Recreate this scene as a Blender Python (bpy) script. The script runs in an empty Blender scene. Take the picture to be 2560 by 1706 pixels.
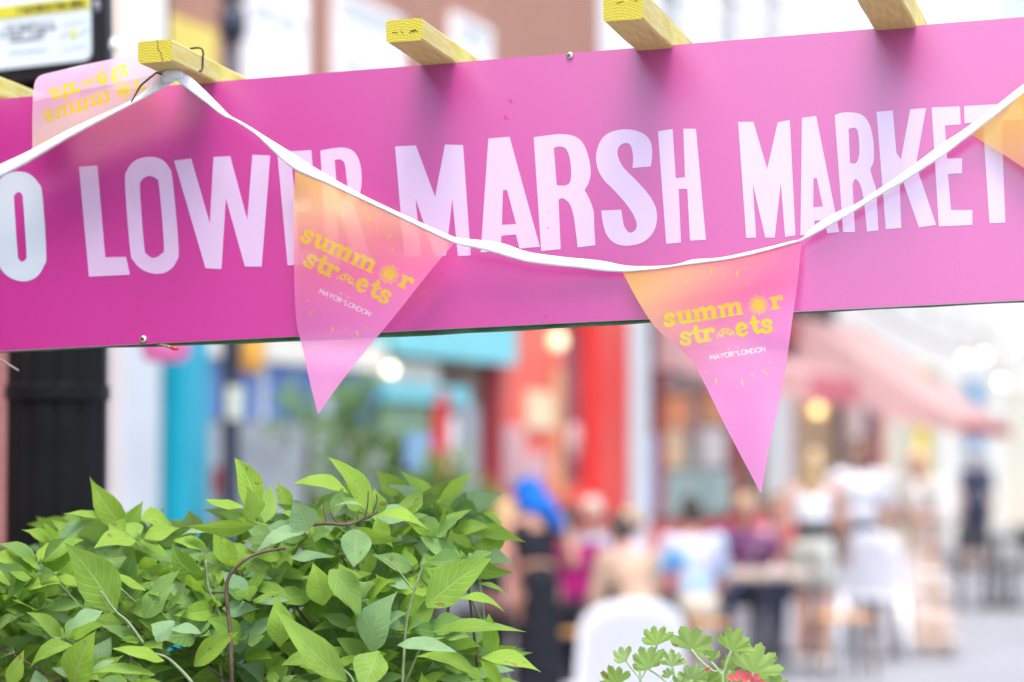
import bpy, bmesh, math, random
import numpy as np
from mathutils import Vector, Matrix
random.seed(11)
rnd = random.random
def ru(a, b): return a + (b - a) * random.random()
SC = bpy.context.scene
COL = SC.collection
# ------------------------------------------------------------------ camera
LENS = 85.0
F = LENS / 36 * 2560                      # focal length in photo pixels
PITCH = math.atan((1142 - 853) / F)
EYE = Vector((0, 0, 1.6))
cam = bpy.data.cameras.new('camera'); co = bpy.data.objects.new('camera', cam); COL.objects.link(co)
cam.lens = LENS; cam.sensor_width = 36; cam.clip_start = .1; cam.clip_end = 2000
co.location = EYE; co.rotation_euler = (math.pi / 2 + PITCH, 0, 0)
cam.dof.use_dof = True; cam.dof.focus_distance = 2.84; cam.dof.aperture_fstop = 2.8
cam.dof.aperture_blades = 0
SC.camera = co
# ------------------------------------------------------------------ light
SUN_EL, SUN_AZ = math.radians(70), math.radians(180)     # veiled sun high behind the viewer
W = bpy.data.worlds.new('World'); SC.world = W; W.use_nodes = True
nt = W.node_tree; bg = nt.nodes['Background']
sky = nt.nodes.new('ShaderNodeTexSky'); sky.sky_type = 'NISHITA'; sky.sun_disc = False
sky.sun_elevation = SUN_EL; sky.sun_rotation = SUN_AZ; sky.dust_density = 4.2; sky.air_density = .9; sky.ozone_density = .6
nt.links.new(sky.outputs[0], bg.inputs[0]); bg.inputs[1].default_value = 0.15
sl = bpy.data.lights.new('sun', 'SUN'); so = bpy.data.objects.new('sun', sl); COL.objects.link(so)
sl.energy = .75; sl.angle = math.radians(28); sl.color = (1, .97, .93)
sd = Vector((math.sin(SUN_AZ) * math.cos(SUN_EL), math.cos(SUN_AZ) * math.cos(SUN_EL), math.sin(SUN_EL)))
so.rotation_euler = (-sd).to_track_quat('-Z', 'Y').to_euler(); so.location = sd * 30
SC.view_settings.view_transform = 'Standard'; SC.view_settings.look = 'None'
SC.view_settings.exposure = 1.68; SC.view_settings.gamma = 1
SC.cycles.max_bounces = 8; SC.cycles.use_denoising = True
# ------------------------------------------------------------------ projection
cP, sP = math.cos(PITCH), math.sin(PITCH)
FWD = Vector((0, cP, sP)); UPV = Vector((0, -sP, cP)); RGT = Vector((1, 0, 0))
def ray(x, y): return FWD + RGT * ((x - 1280) / F) - UPV * ((y - 853) / F)
def at_y(x, y, Y):
    r = ray(x, y); return EYE + r * (Y / r.y)
K = 2560 / 2353
# the board's plane: its own position, yaw and roll
BP = Vector((0, 2.9045, 1.92059)); PSI, TH = .26900, .03365
h0 = Vector((math.cos(PSI), -math.sin(PSI), 0)); v0 = Vector((0, 0, 1))
BH = h0 * math.cos(TH) + v0 * math.sin(TH); BV = -h0 * math.sin(TH) + v0 * math.cos(TH)
BN0 = BH.cross(BV)
TILT = math.radians(6)                  # the board leans back a little
BV = BV * math.cos(TILT) - BN0 * math.sin(TILT)
BN = BH.cross(BV)                       # towards the viewer
def on_board(x, y, off=0.0):
    P = BP + BN * off; r = ray(x, y); return EYE + r * ((P - EYE).dot(BN) / r.dot(BN))
def bloc(u, v, off=0.0): return BP + BH * u + BV * v + BN * off
# ------------------------------------------------------------------ materials
MC = {}
def mat(name, col, rough=.6, spec=.5, var=.0, scale=8.0, bump=0.0, bscale=60.0, trans=0.0, emit=0.0, metal=0.0, stretch=None, col2=None):
    if name in MC: return MC[name]
    m = bpy.data.materials.new(name); m.use_nodes = True; MC[name] = m
    n, l = m.node_tree.nodes, m.node_tree.links
    b = n['Principled BSDF']; b.inputs['Roughness'].default_value = rough; b.inputs['Metallic'].default_value = metal
    b.inputs['Specular IOR Level'].default_value = spec
    c = (*col, 1); b.inputs['Base Color'].default_value = c
    src = None
    if var or bump:
        tc = n.new('ShaderNodeTexCoord'); mp = n.new('ShaderNodeMapping'); l.new(tc.outputs['Object'], mp.inputs[0])
        if stretch: mp.inputs['Scale'].default_value = stretch
    if var:
        no = n.new('ShaderNodeTexNoise'); no.inputs['Scale'].default_value = scale; no.inputs['Detail'].default_value = 6
        l.new(mp.outputs[0], no.inputs['Vector'])
        rp = n.new('ShaderNodeValToRGB'); rp.color_ramp.elements[0].position = .3; rp.color_ramp.elements[1].position = .7
        c2 = col2 or tuple(min(1, v * (1 + var)) for v in col)
        rp.color_ramp.elements[0].color = (*[v * (1 - var) for v in col], 1) if not col2 else c
        rp.color_ramp.elements[1].color = (*c2, 1)
        l.new(no.outputs[0], rp.inputs[0]); src = rp.outputs[0]; l.new(src, b.inputs['Base Color'])
    if bump:
        nb = n.new('ShaderNodeTexNoise'); nb.inputs['Scale'].default_value = bscale; nb.inputs['Detail'].default_value = 4
        l.new(mp.outputs[0], nb.inputs['Vector'])
        bu = n.new('ShaderNodeBump'); bu.inputs['Strength'].default_value = bump; bu.inputs['Distance'].default_value = .002
        l.new(nb.outputs[0], bu.inputs['Height']); l.new(bu.outputs[0], b.inputs['Normal'])
    if trans:
        t = n.new('ShaderNodeBsdfTranslucent'); t.inputs[0].default_value = c
        if src: l.new(src, t.inputs[0])
        mx = n.new('ShaderNodeMixShader'); mx.inputs[0].default_value = trans
        l.new(b.outputs[0], mx.inputs[1]); l.new(t.outputs[0], mx.inputs[2]); l.new(mx.outputs[0], n['Material Output'].inputs[0])
    if emit:
        b.inputs['Emission Color'].default_value = c; b.inputs['Emission Strength'].default_value = emit
    return m
# ------------------------------------------------------------------ object helpers
def link(name, me, m=None, parent=None, smooth=False):
    o = bpy.data.objects.new(name, me); COL.objects.link(o)
    for k in (m if isinstance(m, (list, tuple)) else [m] if m else []): me.materials.append(k)
    if parent: o.parent = parent
    if smooth:
        me.polygons.foreach_set('use_smooth', [True] * len(me.polygons))
    return o
def obj(name, bm, m=None, parent=None, smooth=False):
    me = bpy.data.meshes.new(name); bm.to_mesh(me); bm.free(); return link(name, me, m, parent, smooth)
def tag(o, label=None, cat=None, group=None, kind=None):
    if label: o['label'] = label
    if cat: o['category'] = cat
    if group: o['group'] = group
    if kind: o['kind'] = kind
    return o
def empty(name, loc=(0, 0, 0), rz=0, label=None, cat=None, group=None):
    o = bpy.data.objects.new(name, None); COL.objects.link(o); o.location = loc; o.rotation_euler = (0, 0, rz)
    o.empty_display_size = .05
    return tag(o, label, cat, group)
def box(bm, c, s, M=None, bev=0):
    r = bmesh.ops.create_cube(bm, size=1, matrix=(M or Matrix()) @ Matrix.Translation(c) @ Matrix.Diagonal((*s, 1)))
    if bev:
        es = list({e for v in r['verts'] for e in v.link_edges})
        bmesh.ops.bevel(bm, geom=es, offset=bev, segments=2, affect='EDGES', profile=.5)
def box2(bm, a, b, M=None, bev=0):
    a, b = Vector(a), Vector(b); box(bm, (a + b) / 2, [abs(q) for q in (b - a)], M, bev)
def catmull(pts, n=6, closed=False):
    P = [Vector(p) for p in pts]; out = []; N = len(P)
    for i in range(N if closed else N - 1):
        a = P[(i - 1) % N] if closed or i else P[0]; b = P[i]; c = P[(i + 1) % N]
        d = P[(i + 2) % N] if closed or i < N - 2 else P[-1]
        for k in range(n):
            t = k / n
            out.append(.5 * ((2 * b) + (c - a) * t + (2 * a - 5 * b + 4 * c - d) * t * t + (3 * b - a - 3 * c + d) * t ** 3))
    if not closed: out.append(P[-1])
    return out
def tube(bm, pts, rads, seg=8, caps=True):
    P = [Vector(p) for p in pts]
    if not hasattr(rads, '__len__'): rads = [rads] * len(P)
    rings = []; ref = None
    for i, p in enumerate(P):
        t = (P[min(i + 1, len(P) - 1)] - P[max(i - 1, 0)]).normalized()
        if ref is None: ref = t.orthogonal().normalized()
        ref = (ref - t * ref.dot(t)).normalized(); s = t.cross(ref)
        rings.append([bm.verts.new(p + (ref * math.cos(2 * math.pi * k / seg) + s * math.sin(2 * math.pi * k / seg)) * rads[i]) for k in range(seg)])
    for a, b in zip(rings, rings[1:]):
        for k in range(seg): bm.faces.new((a[k], a[(k + 1) % seg], b[(k + 1) % seg], b[k]))
    if caps: bm.faces.new(rings[0][::-1]); bm.faces.new(rings[-1])
def lathe(bm, prof, seg=24, M=None):
    rings = []
    for r, z in prof:
        rings.append([bm.verts.new((M or Matrix()) @ Vector((r * math.cos(2 * math.pi * k / seg), r * math.sin(2 * math.pi * k / seg), z))) for k in range(seg)])
    for a, b in zip(rings, rings[1:]):
        for k in range(seg): bm.faces.new((a[k], a[(k + 1) % seg], b[(k + 1) % seg], b[k]))
    bm.faces.new(rings[0][::-1]); bm.faces.new(rings[-1])
def ball(bm, c, r, sub=2, M=None):
    r = r if hasattr(r, '__len__') else (r, r, r)
    bmesh.ops.create_icosphere(bm, subdivisions=sub, radius=1, matrix=(M or Matrix()) @ Matrix.Translation(c) @ Matrix.Diagonal((*r, 1)))
# ================================================================== SETTING
g = bmesh.new(); bmesh.ops.create_grid(g, x_segments=1, y_segments=1, size=300)
gm = mat('paving', (.22, .235, .26), .75, .4, .12, 1.2, .3, 25)
ground = tag(obj('ground', g, gm), kind='structure')
# single stroke capitals for the small lettering
pi = math.pi
arc = lambda cx, cy, rx, ry, a, b, n=8: [(cx + rx * math.cos(a + (b - a) * i / n), cy + ry * math.sin(a + (b - a) * i / n)) for i in range(n + 1)]
GL = {'A': (.86, [[(0, 1), (.43, 0), (.86, 1)], [(.16, .68), (.7, .68)]]), 'M': (1.0, [[(0, 1), (.1, 0), (.5, .75), (.9, 0), (1, 1)]]), 'Y': (.76, [[(0, 0), (.38, .52), (.76, 0)], [(.38, .52), (.38, 1)]]),
      'O': (1.0, [arc(.5, .5, .5, .5, 0, 2 * pi, 16)]), 'R': (.62, [[(0, 1), (0, 0), (.3, 0)], arc(.3, .27, .27, .27, -pi / 2, pi / 2), [(.3, .54), (0, .54)], [(.25, .54), (.6, 1)]]), 'F': (.5, [[(0, 1), (0, 0), (.5, 0)], [(0, .48), (.42, .48)]]),
      'L': (.5, [[(0, 0), (0, 1), (.5, 1)]]), 'N': (.76, [[(0, 1), (0, 0), (.76, 1), (.76, 0)]]), 'D': (.76, [[(.26, 0), (0, 0), (0, 1), (.26, 1)], arc(.26, .5, .5, .5, -pi / 2, pi / 2, 10)]), 'B': (.55, [[(.28, 0), (0, 0), (0, 1), (.3, 1)], arc(.28, .24, .22, .24, -pi / 2, pi / 2), arc(.3, .74, .25, .26, -pi / 2, pi / 2), [(0, .48), (.3, .48)]]),
      'T': (.64, [[(0, 0), (.64, 0)], [(.32, 0), (.32, 1)]]), 'H': (.7, [[(0, 0), (0, 1)], [(.7, 0), (.7, 1)], [(0, .5), (.7, .5)]]), 'E': (.5, [[(.5, 0), (0, 0), (0, 1), (.5, 1)], [(0, .48), (.44, .48)]]), 'W': (1.15, [[(0, 0), (.28, 1), (.57, .1), (.86, 1), (1.15, 0)]]), 'I': (.02, [[(0, 0), (0, 1)]]),
      'S': (.55, [[(.5, .14), (.28, 0), (.06, .16), (.12, .4), (.45, .58), (.5, .84), (.26, 1), (.02, .86)]]), ' ': (.28, [])}
def zc(ox, oy, sc): return lambda p: (ox + p[0] / sc, oy + p[1] / sc) + tuple(p[2:])
# ================================================================== THE STREET BEHIND
FA, FB = Vector((-3.2, 13, 0)), Vector((4.0, 34, 0)); FL = (FB - FA).length
fu = (FB - FA) / FL; fo_ = Vector((fu.y, -fu.x, 0))          # along the shop fronts, and out into the street
FM = Matrix(((fu.x, fo_.x, 0, 0), (fu.y, fo_.y, 0, 0), (0, 0, 1, 0), (0, 0, 0, 1)))
CYD = 1142 / K                                               # horizon, in the 2353-wide view of the photo
def fx(x):
    q = (x - 1176.5) / (F / K); return (q * FA.y - FA.x) / (fu.x - q * fu.y)
def fY(x): return FA.y + fx(x) * fu.y
def fz(x, y): return 1.6 + (CYD - y) / (F / K) * fY(x)
FASC = []
def part(parent, name, m, x0, x1, y0, y1, o0, o1, bev=0, sub=None):
    """box on the shop front line: x0..x1 along it, y0..y1 up it (read off the photo), o0..o1 out from the wall"""
    xm = (x0 + x1) / 2; bm = bmesh.new()
    z1 = fz(xm, y0) if y0 is not None else 0; z0 = max(.004, fz(xm, y1)) if y1 is not None else .004
    box2(bm, (fx(x0), o0, z0), (fx(x1), o1, z1), None, bev)
    return obj(name, bm, m, sub or parent)
def block(parent, name, m, u0, u1, z0, z1, o0, o1, bev=0):
    bm = bmesh.new(); box2(bm, (u0, o0, z0), (u1, o1, z1), None, bev); return obj(name, bm, m, parent)
def bld(name, label):
    e = empty(name, FA, 0, label, 'building'); e.matrix_world = Matrix.Translation(FA) @ FM; return e
def brick_mat(name, c1, c2, mortar):
    m = bpy.data.materials.new(name); m.use_nodes = True; n, l = m.node_tree.nodes, m.node_tree.links
    tc = n.new('ShaderNodeTexCoord'); mp = n.new('ShaderNodeMapping'); mp.inputs['Rotation'].default_value = (pi / 2, 0, 0); l.new(tc.outputs['Object'], mp.inputs[0])
    br = n.new('ShaderNodeTexBrick'); br.inputs['Color1'].default_value = (*c1, 1); br.inputs['Color2'].default_value = (*c2, 1); br.inputs['Mortar'].default_value = (*mortar, 1)
    br.inputs['Scale'].default_value = 1; br.inputs['Brick Width'].default_value = .225; br.inputs['Row Height'].default_value = .075; br.inputs['Mortar Size'].default_value = .008
    l.new(mp.outputs[0], br.inputs['Vector']); b = n['Principled BSDF']; b.inputs['Roughness'].default_value = .85; l.new(br.outputs[0], b.inputs['Base Color']); return m
pi = math.pi
m_brick = brick_mat('red_brick', (.36, .135, .08), (.42, .18, .11), (.45, .34, .28))
m_brick2 = brick_mat('dusky_brick', (.34, .09, .08), (.38, .11, .09), (.4, .26, .24))
m_white = mat('white_render', (.88, .88, .87), .7, .3, .06, 2)
m_cream = mat('cream_render', (.84, .81, .70), .7, .3, .05, 2)
m_palegrey = mat('pale_grey_paint', (.62, .66, .68), .55, .4, .05, 3)
m_turq = mat('turquoise_paint', (.008, .36, .50), .45, .5, .08, 4)
m_turqp = mat('pale_turquoise_paint', (.20, .62, .66), .5, .5, .08, 4)
m_brown = mat('brown_wood', (.17, .11, .075), .6, .4, .2, 6)
m_red = mat('red_gloss_paint', (.72, .035, .03), .4, .5, .06, 3)
m_coral = mat('coral_paint', (.78, .14, .10), .55, .4, .1, 2)
m_dkred = mat('dark_red_paint', (.33, .03, .04), .5, .5, .1, 3)
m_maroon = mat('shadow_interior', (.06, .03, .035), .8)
m_glass = mat('shop_glass', (.10, .13, .16), .08, .8, .3, 1.2)
m_gblue = mat('sky_reflection_blue', (.04, .13, .44), .4, .4, .5, 1.3, col2=(.14, .28, .55))  # sky reflection in the shop window put into the pane's colour
m_ggrey = mat('grey_window', (.34, .38, .40), .2, .6, .3, 2.2)
m_gmauve = mat('mauve_window', (.24, .12, .14), .2, .6, .4, 2.0)
m_curt = mat('net_curtain', (.84, .85, .83), .6, .4, .04, 3)
m_yel2 = mat('yellow_blind', (.78, .62, .14), .6, .3, .08, 4)
m_pinkw = mat('pale_pink_canvas', (.90, .70, .70), .8, .2, .06, 1.4, trans=.55)
m_pinkd = mat('pink_canvas', (.76, .24, .28), .8, .2, .1, 3, trans=.25)
m_mint = mat('mint_board', (.42, .62, .58), .6, .3, .1, 6)
m_post = mat('poster_cream', (.80, .74, .52), .6, .3, .25, 3, col2=(.85, .62, .35))
m_orng = mat('orange_board', (.78, .38, .18), .6, .3, .2, 4)
m_skyb = mat('sky_blue_board', (.25, .45, .72), .6, .3, .1, 5)
m_ivory = mat('ivory_board', (.78, .74, .64), .6, .3, .1, 5)
def lampmat(nm, c, e): return mat(nm, c, .4, .5, emit=e)
m_lwhite, m_lwarm, m_lamb = lampmat('bulb_warm_white', (1, .82, .55), 1.7), lampmat('bulb_amber', (1, .66, .26), 1.1), lampmat('lantern_cream', (1, .84, .48), .45)
def window(b, x0, x1, y0, y1, pane, frame=None, f=.06):
    fr = frame or m_white; u0, u1, xm = fx(x0), fx(x1), (x0 + x1) / 2; z0, z1 = fz(xm, y1), fz(xm, y0)
    bm = bmesh.new()
    for a, c in (((u0 - f, .005, z0 - f), (u0, .07, z1 + f)), ((u1, .005, z0 - f), (u1 + f, .07, z1 + f)), ((u0, .005, z1), (u1, .065, z1 + f)), ((u0, .005, z0 - f), (u1, .1, z0)), ((u0, .02, (z0 + z1) / 2 - .02), (u1, .05, (z0 + z1) / 2 + .02)), (((u0 + u1) / 2 - .02, .02, z0), ((u0 + u1) / 2 + .02, .047, (z0 + z1) / 2 - .02))): box2(bm, a, c)
    o = obj('window', bm, fr, b)
    bm = bmesh.new(); box2(bm, (u0, .004, z0), (u1, .018, z1)); obj('pane', bm, pane, o); return o
def lamp(b, x, y, r, m, Y=None, name='bulb', label=None, cat=None):
    Y = Y or fY(x) - .5; P = at_y(x * K, y * K, Y); e = empty('globe_lamp' if not cat else name, P, 0, label, cat or 'lamp')
    bm = bmesh.new(); ball(bm, (0, 0, 0), r, 3); obj('globe', bm, m, e, True)
    bm = bmesh.new(); lathe(bm, [(r * .3, r * .9), (r * .35, r * 1.05), (r * .12, r * 1.15), (.008, r * 1.2), (.008, r + .3)], 12); obj('fitting', bm, m_blk2, e, True); return e
m_blk2 = mat('black_metal', (.015, .017, .02), .4, .5)
# pale house on the far left
b = bld('pale_house', 'pale corner building with a white pilaster behind the black lamp column')
block(b, 'wall', m_brick2, -14, fx(250), .004, 10, -7, 0)
part(b, 'pilaster', m_palegrey, 246, 330, 640, None, -.2, .12)
part(b, 'upper_pilaster', m_cream, 246, 346, -700, 640, -.2, .10)
block(b, 'window', m_curt, fx(60), fx(200), 3.3, 4.9, .004, .05)
# unseen terrace added behind the viewer, kept dark to deepen the board's left reflection
b = bld('added_dark_terrace', 'soot black brick terrace standing behind the viewer, left of the street')
m_blocker = mat('blocker_dark_brick', (.035, .028, .026), .9, .2, .3, 3)
block(b, 'wall', m_blocker, -38, -14.05, .004, 13, -8, 0)
for i in range(7):
    for z in (4, 7.2, 10.2): block(b, 'window', m_maroon, -36 + i * 3.2, -34.8 + i * 3.2, z, z + 1.9, .004, .04)
# brick terrace with the turquoise shop
b = bld('brick_terrace', 'red brick terrace with white sash windows over a turquoise shopfront')
uT0, uT1 = fx(346), fx(1112)
block(b, 'upper_wall', m_brick, uT0, uT1, 3.05, 10, -7, 0)
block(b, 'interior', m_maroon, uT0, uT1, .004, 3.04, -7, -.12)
window(b, 556, 676, -190, 215, m_curt); window(b, 764, 900, 18, 260, m_curt); window(b, 1034, 1108, 58, 290, m_curt)
bm = bmesh.new(); xm = 410; z0, z1 = fz(xm, 235), fz(xm, 42)
box2(bm, (fx(352), .004, z0), (fx(476), .06, z1), None, .01); obj('yellow_blind', bm, m_yel2, b)
part(b, 'door_jamb', m_brown, 331, 362, 700, None, -.11, .02)
part(b, 'pilaster', m_turq, 364, 418, 690, None, -.1, .20, .01)
o = part(b, 'shop_window', m_gblue, 462, 880, 838, 968, -.1, -.03); part(b, 'mullion', m_palegrey, 596, 604, 838, 968, -.02, .03, sub=o); part(b, 'mullion', m_palegrey, 740, 748, 838, 968, -.02, .03, sub=o)
part(b, 'fascia_board', m_ivory, 462, 872, 770, 836, -.1, .06)
part(b, 'stall_riser', m_ggrey, 462, 880, 972, None, -.1, .0)
part(b, 'poster', m_dkred, 488, 512, 1075, 1135, .004, .02); part(b, 'poster', m_skyb, 930, 985, 1000, 1080, .004, .03); part(b, 'green_panel', mat('sage_paint', (.22, .36, .22), .6, .4, .15, 4), 880, 985, 930, 1000, -.1, .02)
part(b, 'turquoise_fascia', m_turqp, 874, 1150, 700, 826, -.1, .16); part(b, 'transom', m_turqp, 874, 1060, 884, 926, -.1, .08)
o = part(b, 'transom_light', m_ivory, 878, 1010, 828, 882, -.1, .0); part(b, 'glazing_bar', m_brown, 1014, 1036, 828, 882, -.1, .02, sub=o)
part(b, 'door_panel', m_brown, 1040, 1100, 826, 920, -.1, .03); part(b, 'door', m_ggrey, 1040, 1100, 924, None, -.1, .01)
part(b, 'red_upright', m_red, 984, 1012, 900, 1100, .03, .08); part(b, 'white_notice', m_curt, 1012, 1038, 960, 1100, .02, .05)
# red shop
b = bld('red_shop', 'red shop with coral boards and a bright red pillar under brick upper storeys')
u0, u1 = fx(1112), fx(1442)
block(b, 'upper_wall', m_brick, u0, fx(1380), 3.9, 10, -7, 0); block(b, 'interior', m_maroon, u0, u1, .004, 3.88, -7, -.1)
part(b, 'edge_post', m_dkred, 1113, 1134, 700, None, -.1, .1)
part(b, 'coral_board', m_coral, 1136, 1288, 690, 1160, -.1, .03); part(b, 'base_board', m_coral, 1136, 1288, 1164, None, -.1, .02)
for x0, x1, y0, y1, m in ((1140, 1196, 980, 1120, m_pinkw), (1200, 1262, 900, 985, m_post), (1160, 1250, 1040, 1110, m_pinkw), (1262, 1284, 850, 1140, m_orng)): part(b, 'notice', m, x0, x1, y0, y1, .035, .05)
o = part(b, 'window', m_gmauve, 1292, 1342, 760, 1110, -.1, .0); part(b, 'glazing_bar', m_dkred, 1314, 1319, 760, 1110, .002, .03, sub=o)
part(b, 'kick_panel', m_coral, 1292, 1342, 1112, None, -.1, .02)
part(b, 'pillar', m_red, 1338, 1412, 690, None, -.1, .16, .02)
lamp(b, 1281, 784, .085, m_lamb, None, 'lantern', 'cream globe lantern over the red shop window', 'lantern')
bm = bmesh.new(); P = at_y(1320 * K, 1012 * K, fY(1320) - .55); lathe(bm, [(.02, -.02), (.16, -.02), (.17, 0), (.16, .02), (.02, .02)], 24, Matrix.Translation(P) @ Matrix.Rotation(math.atan2(fo_.y, fo_.x), 4, 'Z') @ Matrix.Rotation(pi / 2, 4, 'Y')); tag(obj('round_sign', bm, m_pinkw, None, True), 'pale pink round hanging sign beside the red shop pillar', 'sign')
# white house over the red cafe
b = bld('cafe_house', 'white rendered house above a red fronted cafe with pink awnings')
u0, u1 = fx(1442), fx(1835) + 3
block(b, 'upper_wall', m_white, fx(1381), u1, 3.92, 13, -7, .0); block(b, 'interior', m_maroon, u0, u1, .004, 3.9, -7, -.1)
for x0, x1, y0, y1 in ((1500, 1560, -40, 100), (1640, 1690, -30, 120), (1745, 1785, -30, 120)): window(b, x0, x1, y0, y1, m_ggrey)
part(b, 'pilaster', m_palegrey, 1424, 1464, 690, None, -.1, .14)
part(b, 'fascia', m_dkred, 1484, 1830, 690, 760, -.1, .1)
o = part(b, 'cafe_window', m_glass, 1490, 1782, 850, 1190, -.1, -.04)
for x in (1516, 1690): part(b, 'glazing_bar', m_dkred, x - 7, x + 7, 850, 1190, -.03, .03, sub=o)
for x0, x1, y0, y1, m in ((1526, 1590, 900, 980, m_orng), (1526, 1580, 985, 1075, m_post), (1618, 1680, 890, 970, m_orng), (1612, 1670, 985, 1070, m_curt), (1524, 1682, 1084, 1180, m_mint), (1484, 1510, 1000, 1180, m_skyb)): part(b, 'window_card', m, x0, x1, y0, y1, -.035, -.02)
part(b, 'stall_riser', m_red, 1484, 1790, 1194, None, -.1, .03)
part(b, 'wood_post', m_brown, 1694, 1750, 960, 1190, -.03, .02); part(b, 'grey_post', m_palegrey, 1758, 1800, 860, None, -.1, .14); part(b, 'red_edge', m_dkred, 1802, 1814, 860, None, -.1, .1)
part(b, 'door_blind', mat('khaki_blind', (.48, .42, .27), .6, .3, .1, 3), 1822, 1916, 880, None, -.1, .0)
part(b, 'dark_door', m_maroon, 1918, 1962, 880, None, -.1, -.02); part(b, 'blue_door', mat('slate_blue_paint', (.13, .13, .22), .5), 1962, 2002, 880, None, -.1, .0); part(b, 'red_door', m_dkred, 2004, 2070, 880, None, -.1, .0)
def awning(b, x0, x1, zw, zo, out, m, mv, val, dw, dm):
    ua, ub = fx(x0), fx(x1); bm = bmesh.new(); rows = []; n = 10
    for i in range(n + 1):
        t = i / n; sag = -.04 * math.sin(pi * t)
        rows.append([bm.verts.new((ua + (ub - ua) * k / 8, .03 + out * t, zw + (zo - zw) * t + sag + .012 * math.cos(k * pi))) for k in range(9)])
    for p, q in zip(rows, rows[1:]):
        for k in range(8): bm.faces.new((p[k], p[k + 1], q[k + 1], q[k]))
    r = bmesh.ops.solidify(bm, geom=bm.faces[:], thickness=.012)
    aw = obj('awning', bm, m, b, True)
    bm = bmesh.new(); box2(bm, (ua, .03 + out, zo - val), (ub, .045 + out, zo + .01), None, .005)
    obj('valance', bm, mv, aw)
    for u in (ua + .001, ub - .001):
        bm = bmesh.new(); bm.faces.new([bm.verts.new((u, q[0], q[1])) for q in ((.04, zw), (.04 + out * .5, (zw + zo) / 2 - .04), (.03 + out, zo), (.03 + out, zo - val), (.04 + out * .55, zo + dm), (.04 + out * .2, zw - dw), (.04, zw - dw * .9))])
        bmesh.ops.solidify(bm, geom=bm.faces[:], thickness=.004); obj('cheek', bm, m, aw)
    for u in (ua + .05, ub - .05):
        bm = bmesh.new(); tube(bm, [(u, .02, zw - .9), (u, .02 + out * .97, zo + .02)], .018, 8); obj('awning_arm', bm, m_blk2, aw)
awning(b, 1500, 1640, 3.15, 2.5, 1.75, m_pinkw, m_pinkd, .30, .62, -.12)
awning(b, 1820, 1985, 3.6, 2.05, 2.3, mat('blush_canvas', (.91, .73, .73), .8, .2, .05, 1.4, trans=.55), mat('rose_canvas', (.74, .24, .27), .8, .2, .08, 3, trans=.5), .14, .95, .07)
# pale shops further along and the terrace closing the street
b = bld('pale_shop', 'pale sunlit shop row beyond the pink awnings')
ub = fx(1835) + 3.01
block(b, 'wall', m_white, ub, ub + 26, 3.2, 11, -7, 0); block(b, 'shop_window', mat('pale_shop_glass', (.60, .68, .68), .3, .5, .2, .8), ub, ub + 26, .7, 3.19, -7, -.05); block(b, 'stall_riser', m_cream, ub, ub + 26, .004, .69, -7, 0)
for i in range(7):
    block(b, 'pier', (m_white, m_cream, m_yel2, m_white, m_skyb, m_white, m_cream)[i], ub + .2 + i * 3.4, ub + 1.3 + i * 3.4, .004, 3.18, -.04, .12)
    for z in (4.3, 7.6):
        o = block(b, 'window', m_curt, ub + .9 + i * 3.4, ub + 2.1 + i * 3.4, z, z + 1.9, .004, .05); 
tb = empty('end_terrace', (10, 62, 0), 0, 'tall pale terrace with green tinted windows closing the far end of the street', 'building')
block(tb, 'wall', m_cream, -14, 22, 3.6, 17, 0, 9)
block(tb, 'glazed_front', mat('pale_green_panel', (.62, .74, .66), .4, .5, .12, .4), -14, 22, 1.2, 3.59, .02, 9); block(tb, 'yellow_base', mat('pale_yellow_panel', (.80, .66, .38), .6, .4, .12, .4), -14, 22, .004, 1.19, 0, 9)
for i in range(12):
    block(tb, 'pier', m_white, -13.6 + i * 3, -13.1 + i * 3, .004, 3.58, -.12, .01)
    for z in (4.6, 8.2, 11.8): block(tb, 'window', m_ggrey if (i + int(z)) % 3 else m_curt, -12.6 + i * 3, -11.4 + i * 3, z, z + 2, -.03, -.001)
rb = empty('right_house', (14.5, 40, 0), math.radians(74), 'cream house on the right hand side of the street', 'building')
block(rb, 'wall', m_cream, -16, 18, .004, 12, -8, 0)
for i in range(9):
    for z in (1, 4.6, 8.2): block(rb, 'window', m_ggrey, -15 + i * 3.7, -13.4 + i * 3.7, z, z + 2, .002, .04)
# lamps
lamp(None, 898, 850, .042, m_lwhite, None, 'lamp', 'bright warm bulb shining in the turquoise shop transom', 'lamp')
lamp(None, 1880, 942, .085, m_lwarm, None, 'lamp', 'amber globe lamp under the large pink awning', 'lamp')
for x, y, l in ((2300, 878, 'lowest white bulb at the right edge beyond the awning'), (2218, 824, 'white bulb high at the right above the awning, left of its neighbour'), (2262, 818, 'white bulb high at the right above the awning, right of its neighbour')):
    e = lamp(None, x, y, .04, m_lwhite, 30, 'lamp', l, 'lamp'); e['group'] = 'festoon bulbs over the street'
bm = bmesh.new(); P = [at_y(x * K, y * K, 30) for x, y in ((1900, 640), (2060, 745), (2218, 812), (2262, 806), (2300, 866), (2420, 800), (2700, 600))]; tube(bm, catmull(P, 6), .012, 6); tag(obj('festoon_cable', bm, m_blk2, None, True), 'dark cable carrying the festoon bulbs over the street', 'cable')
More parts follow.
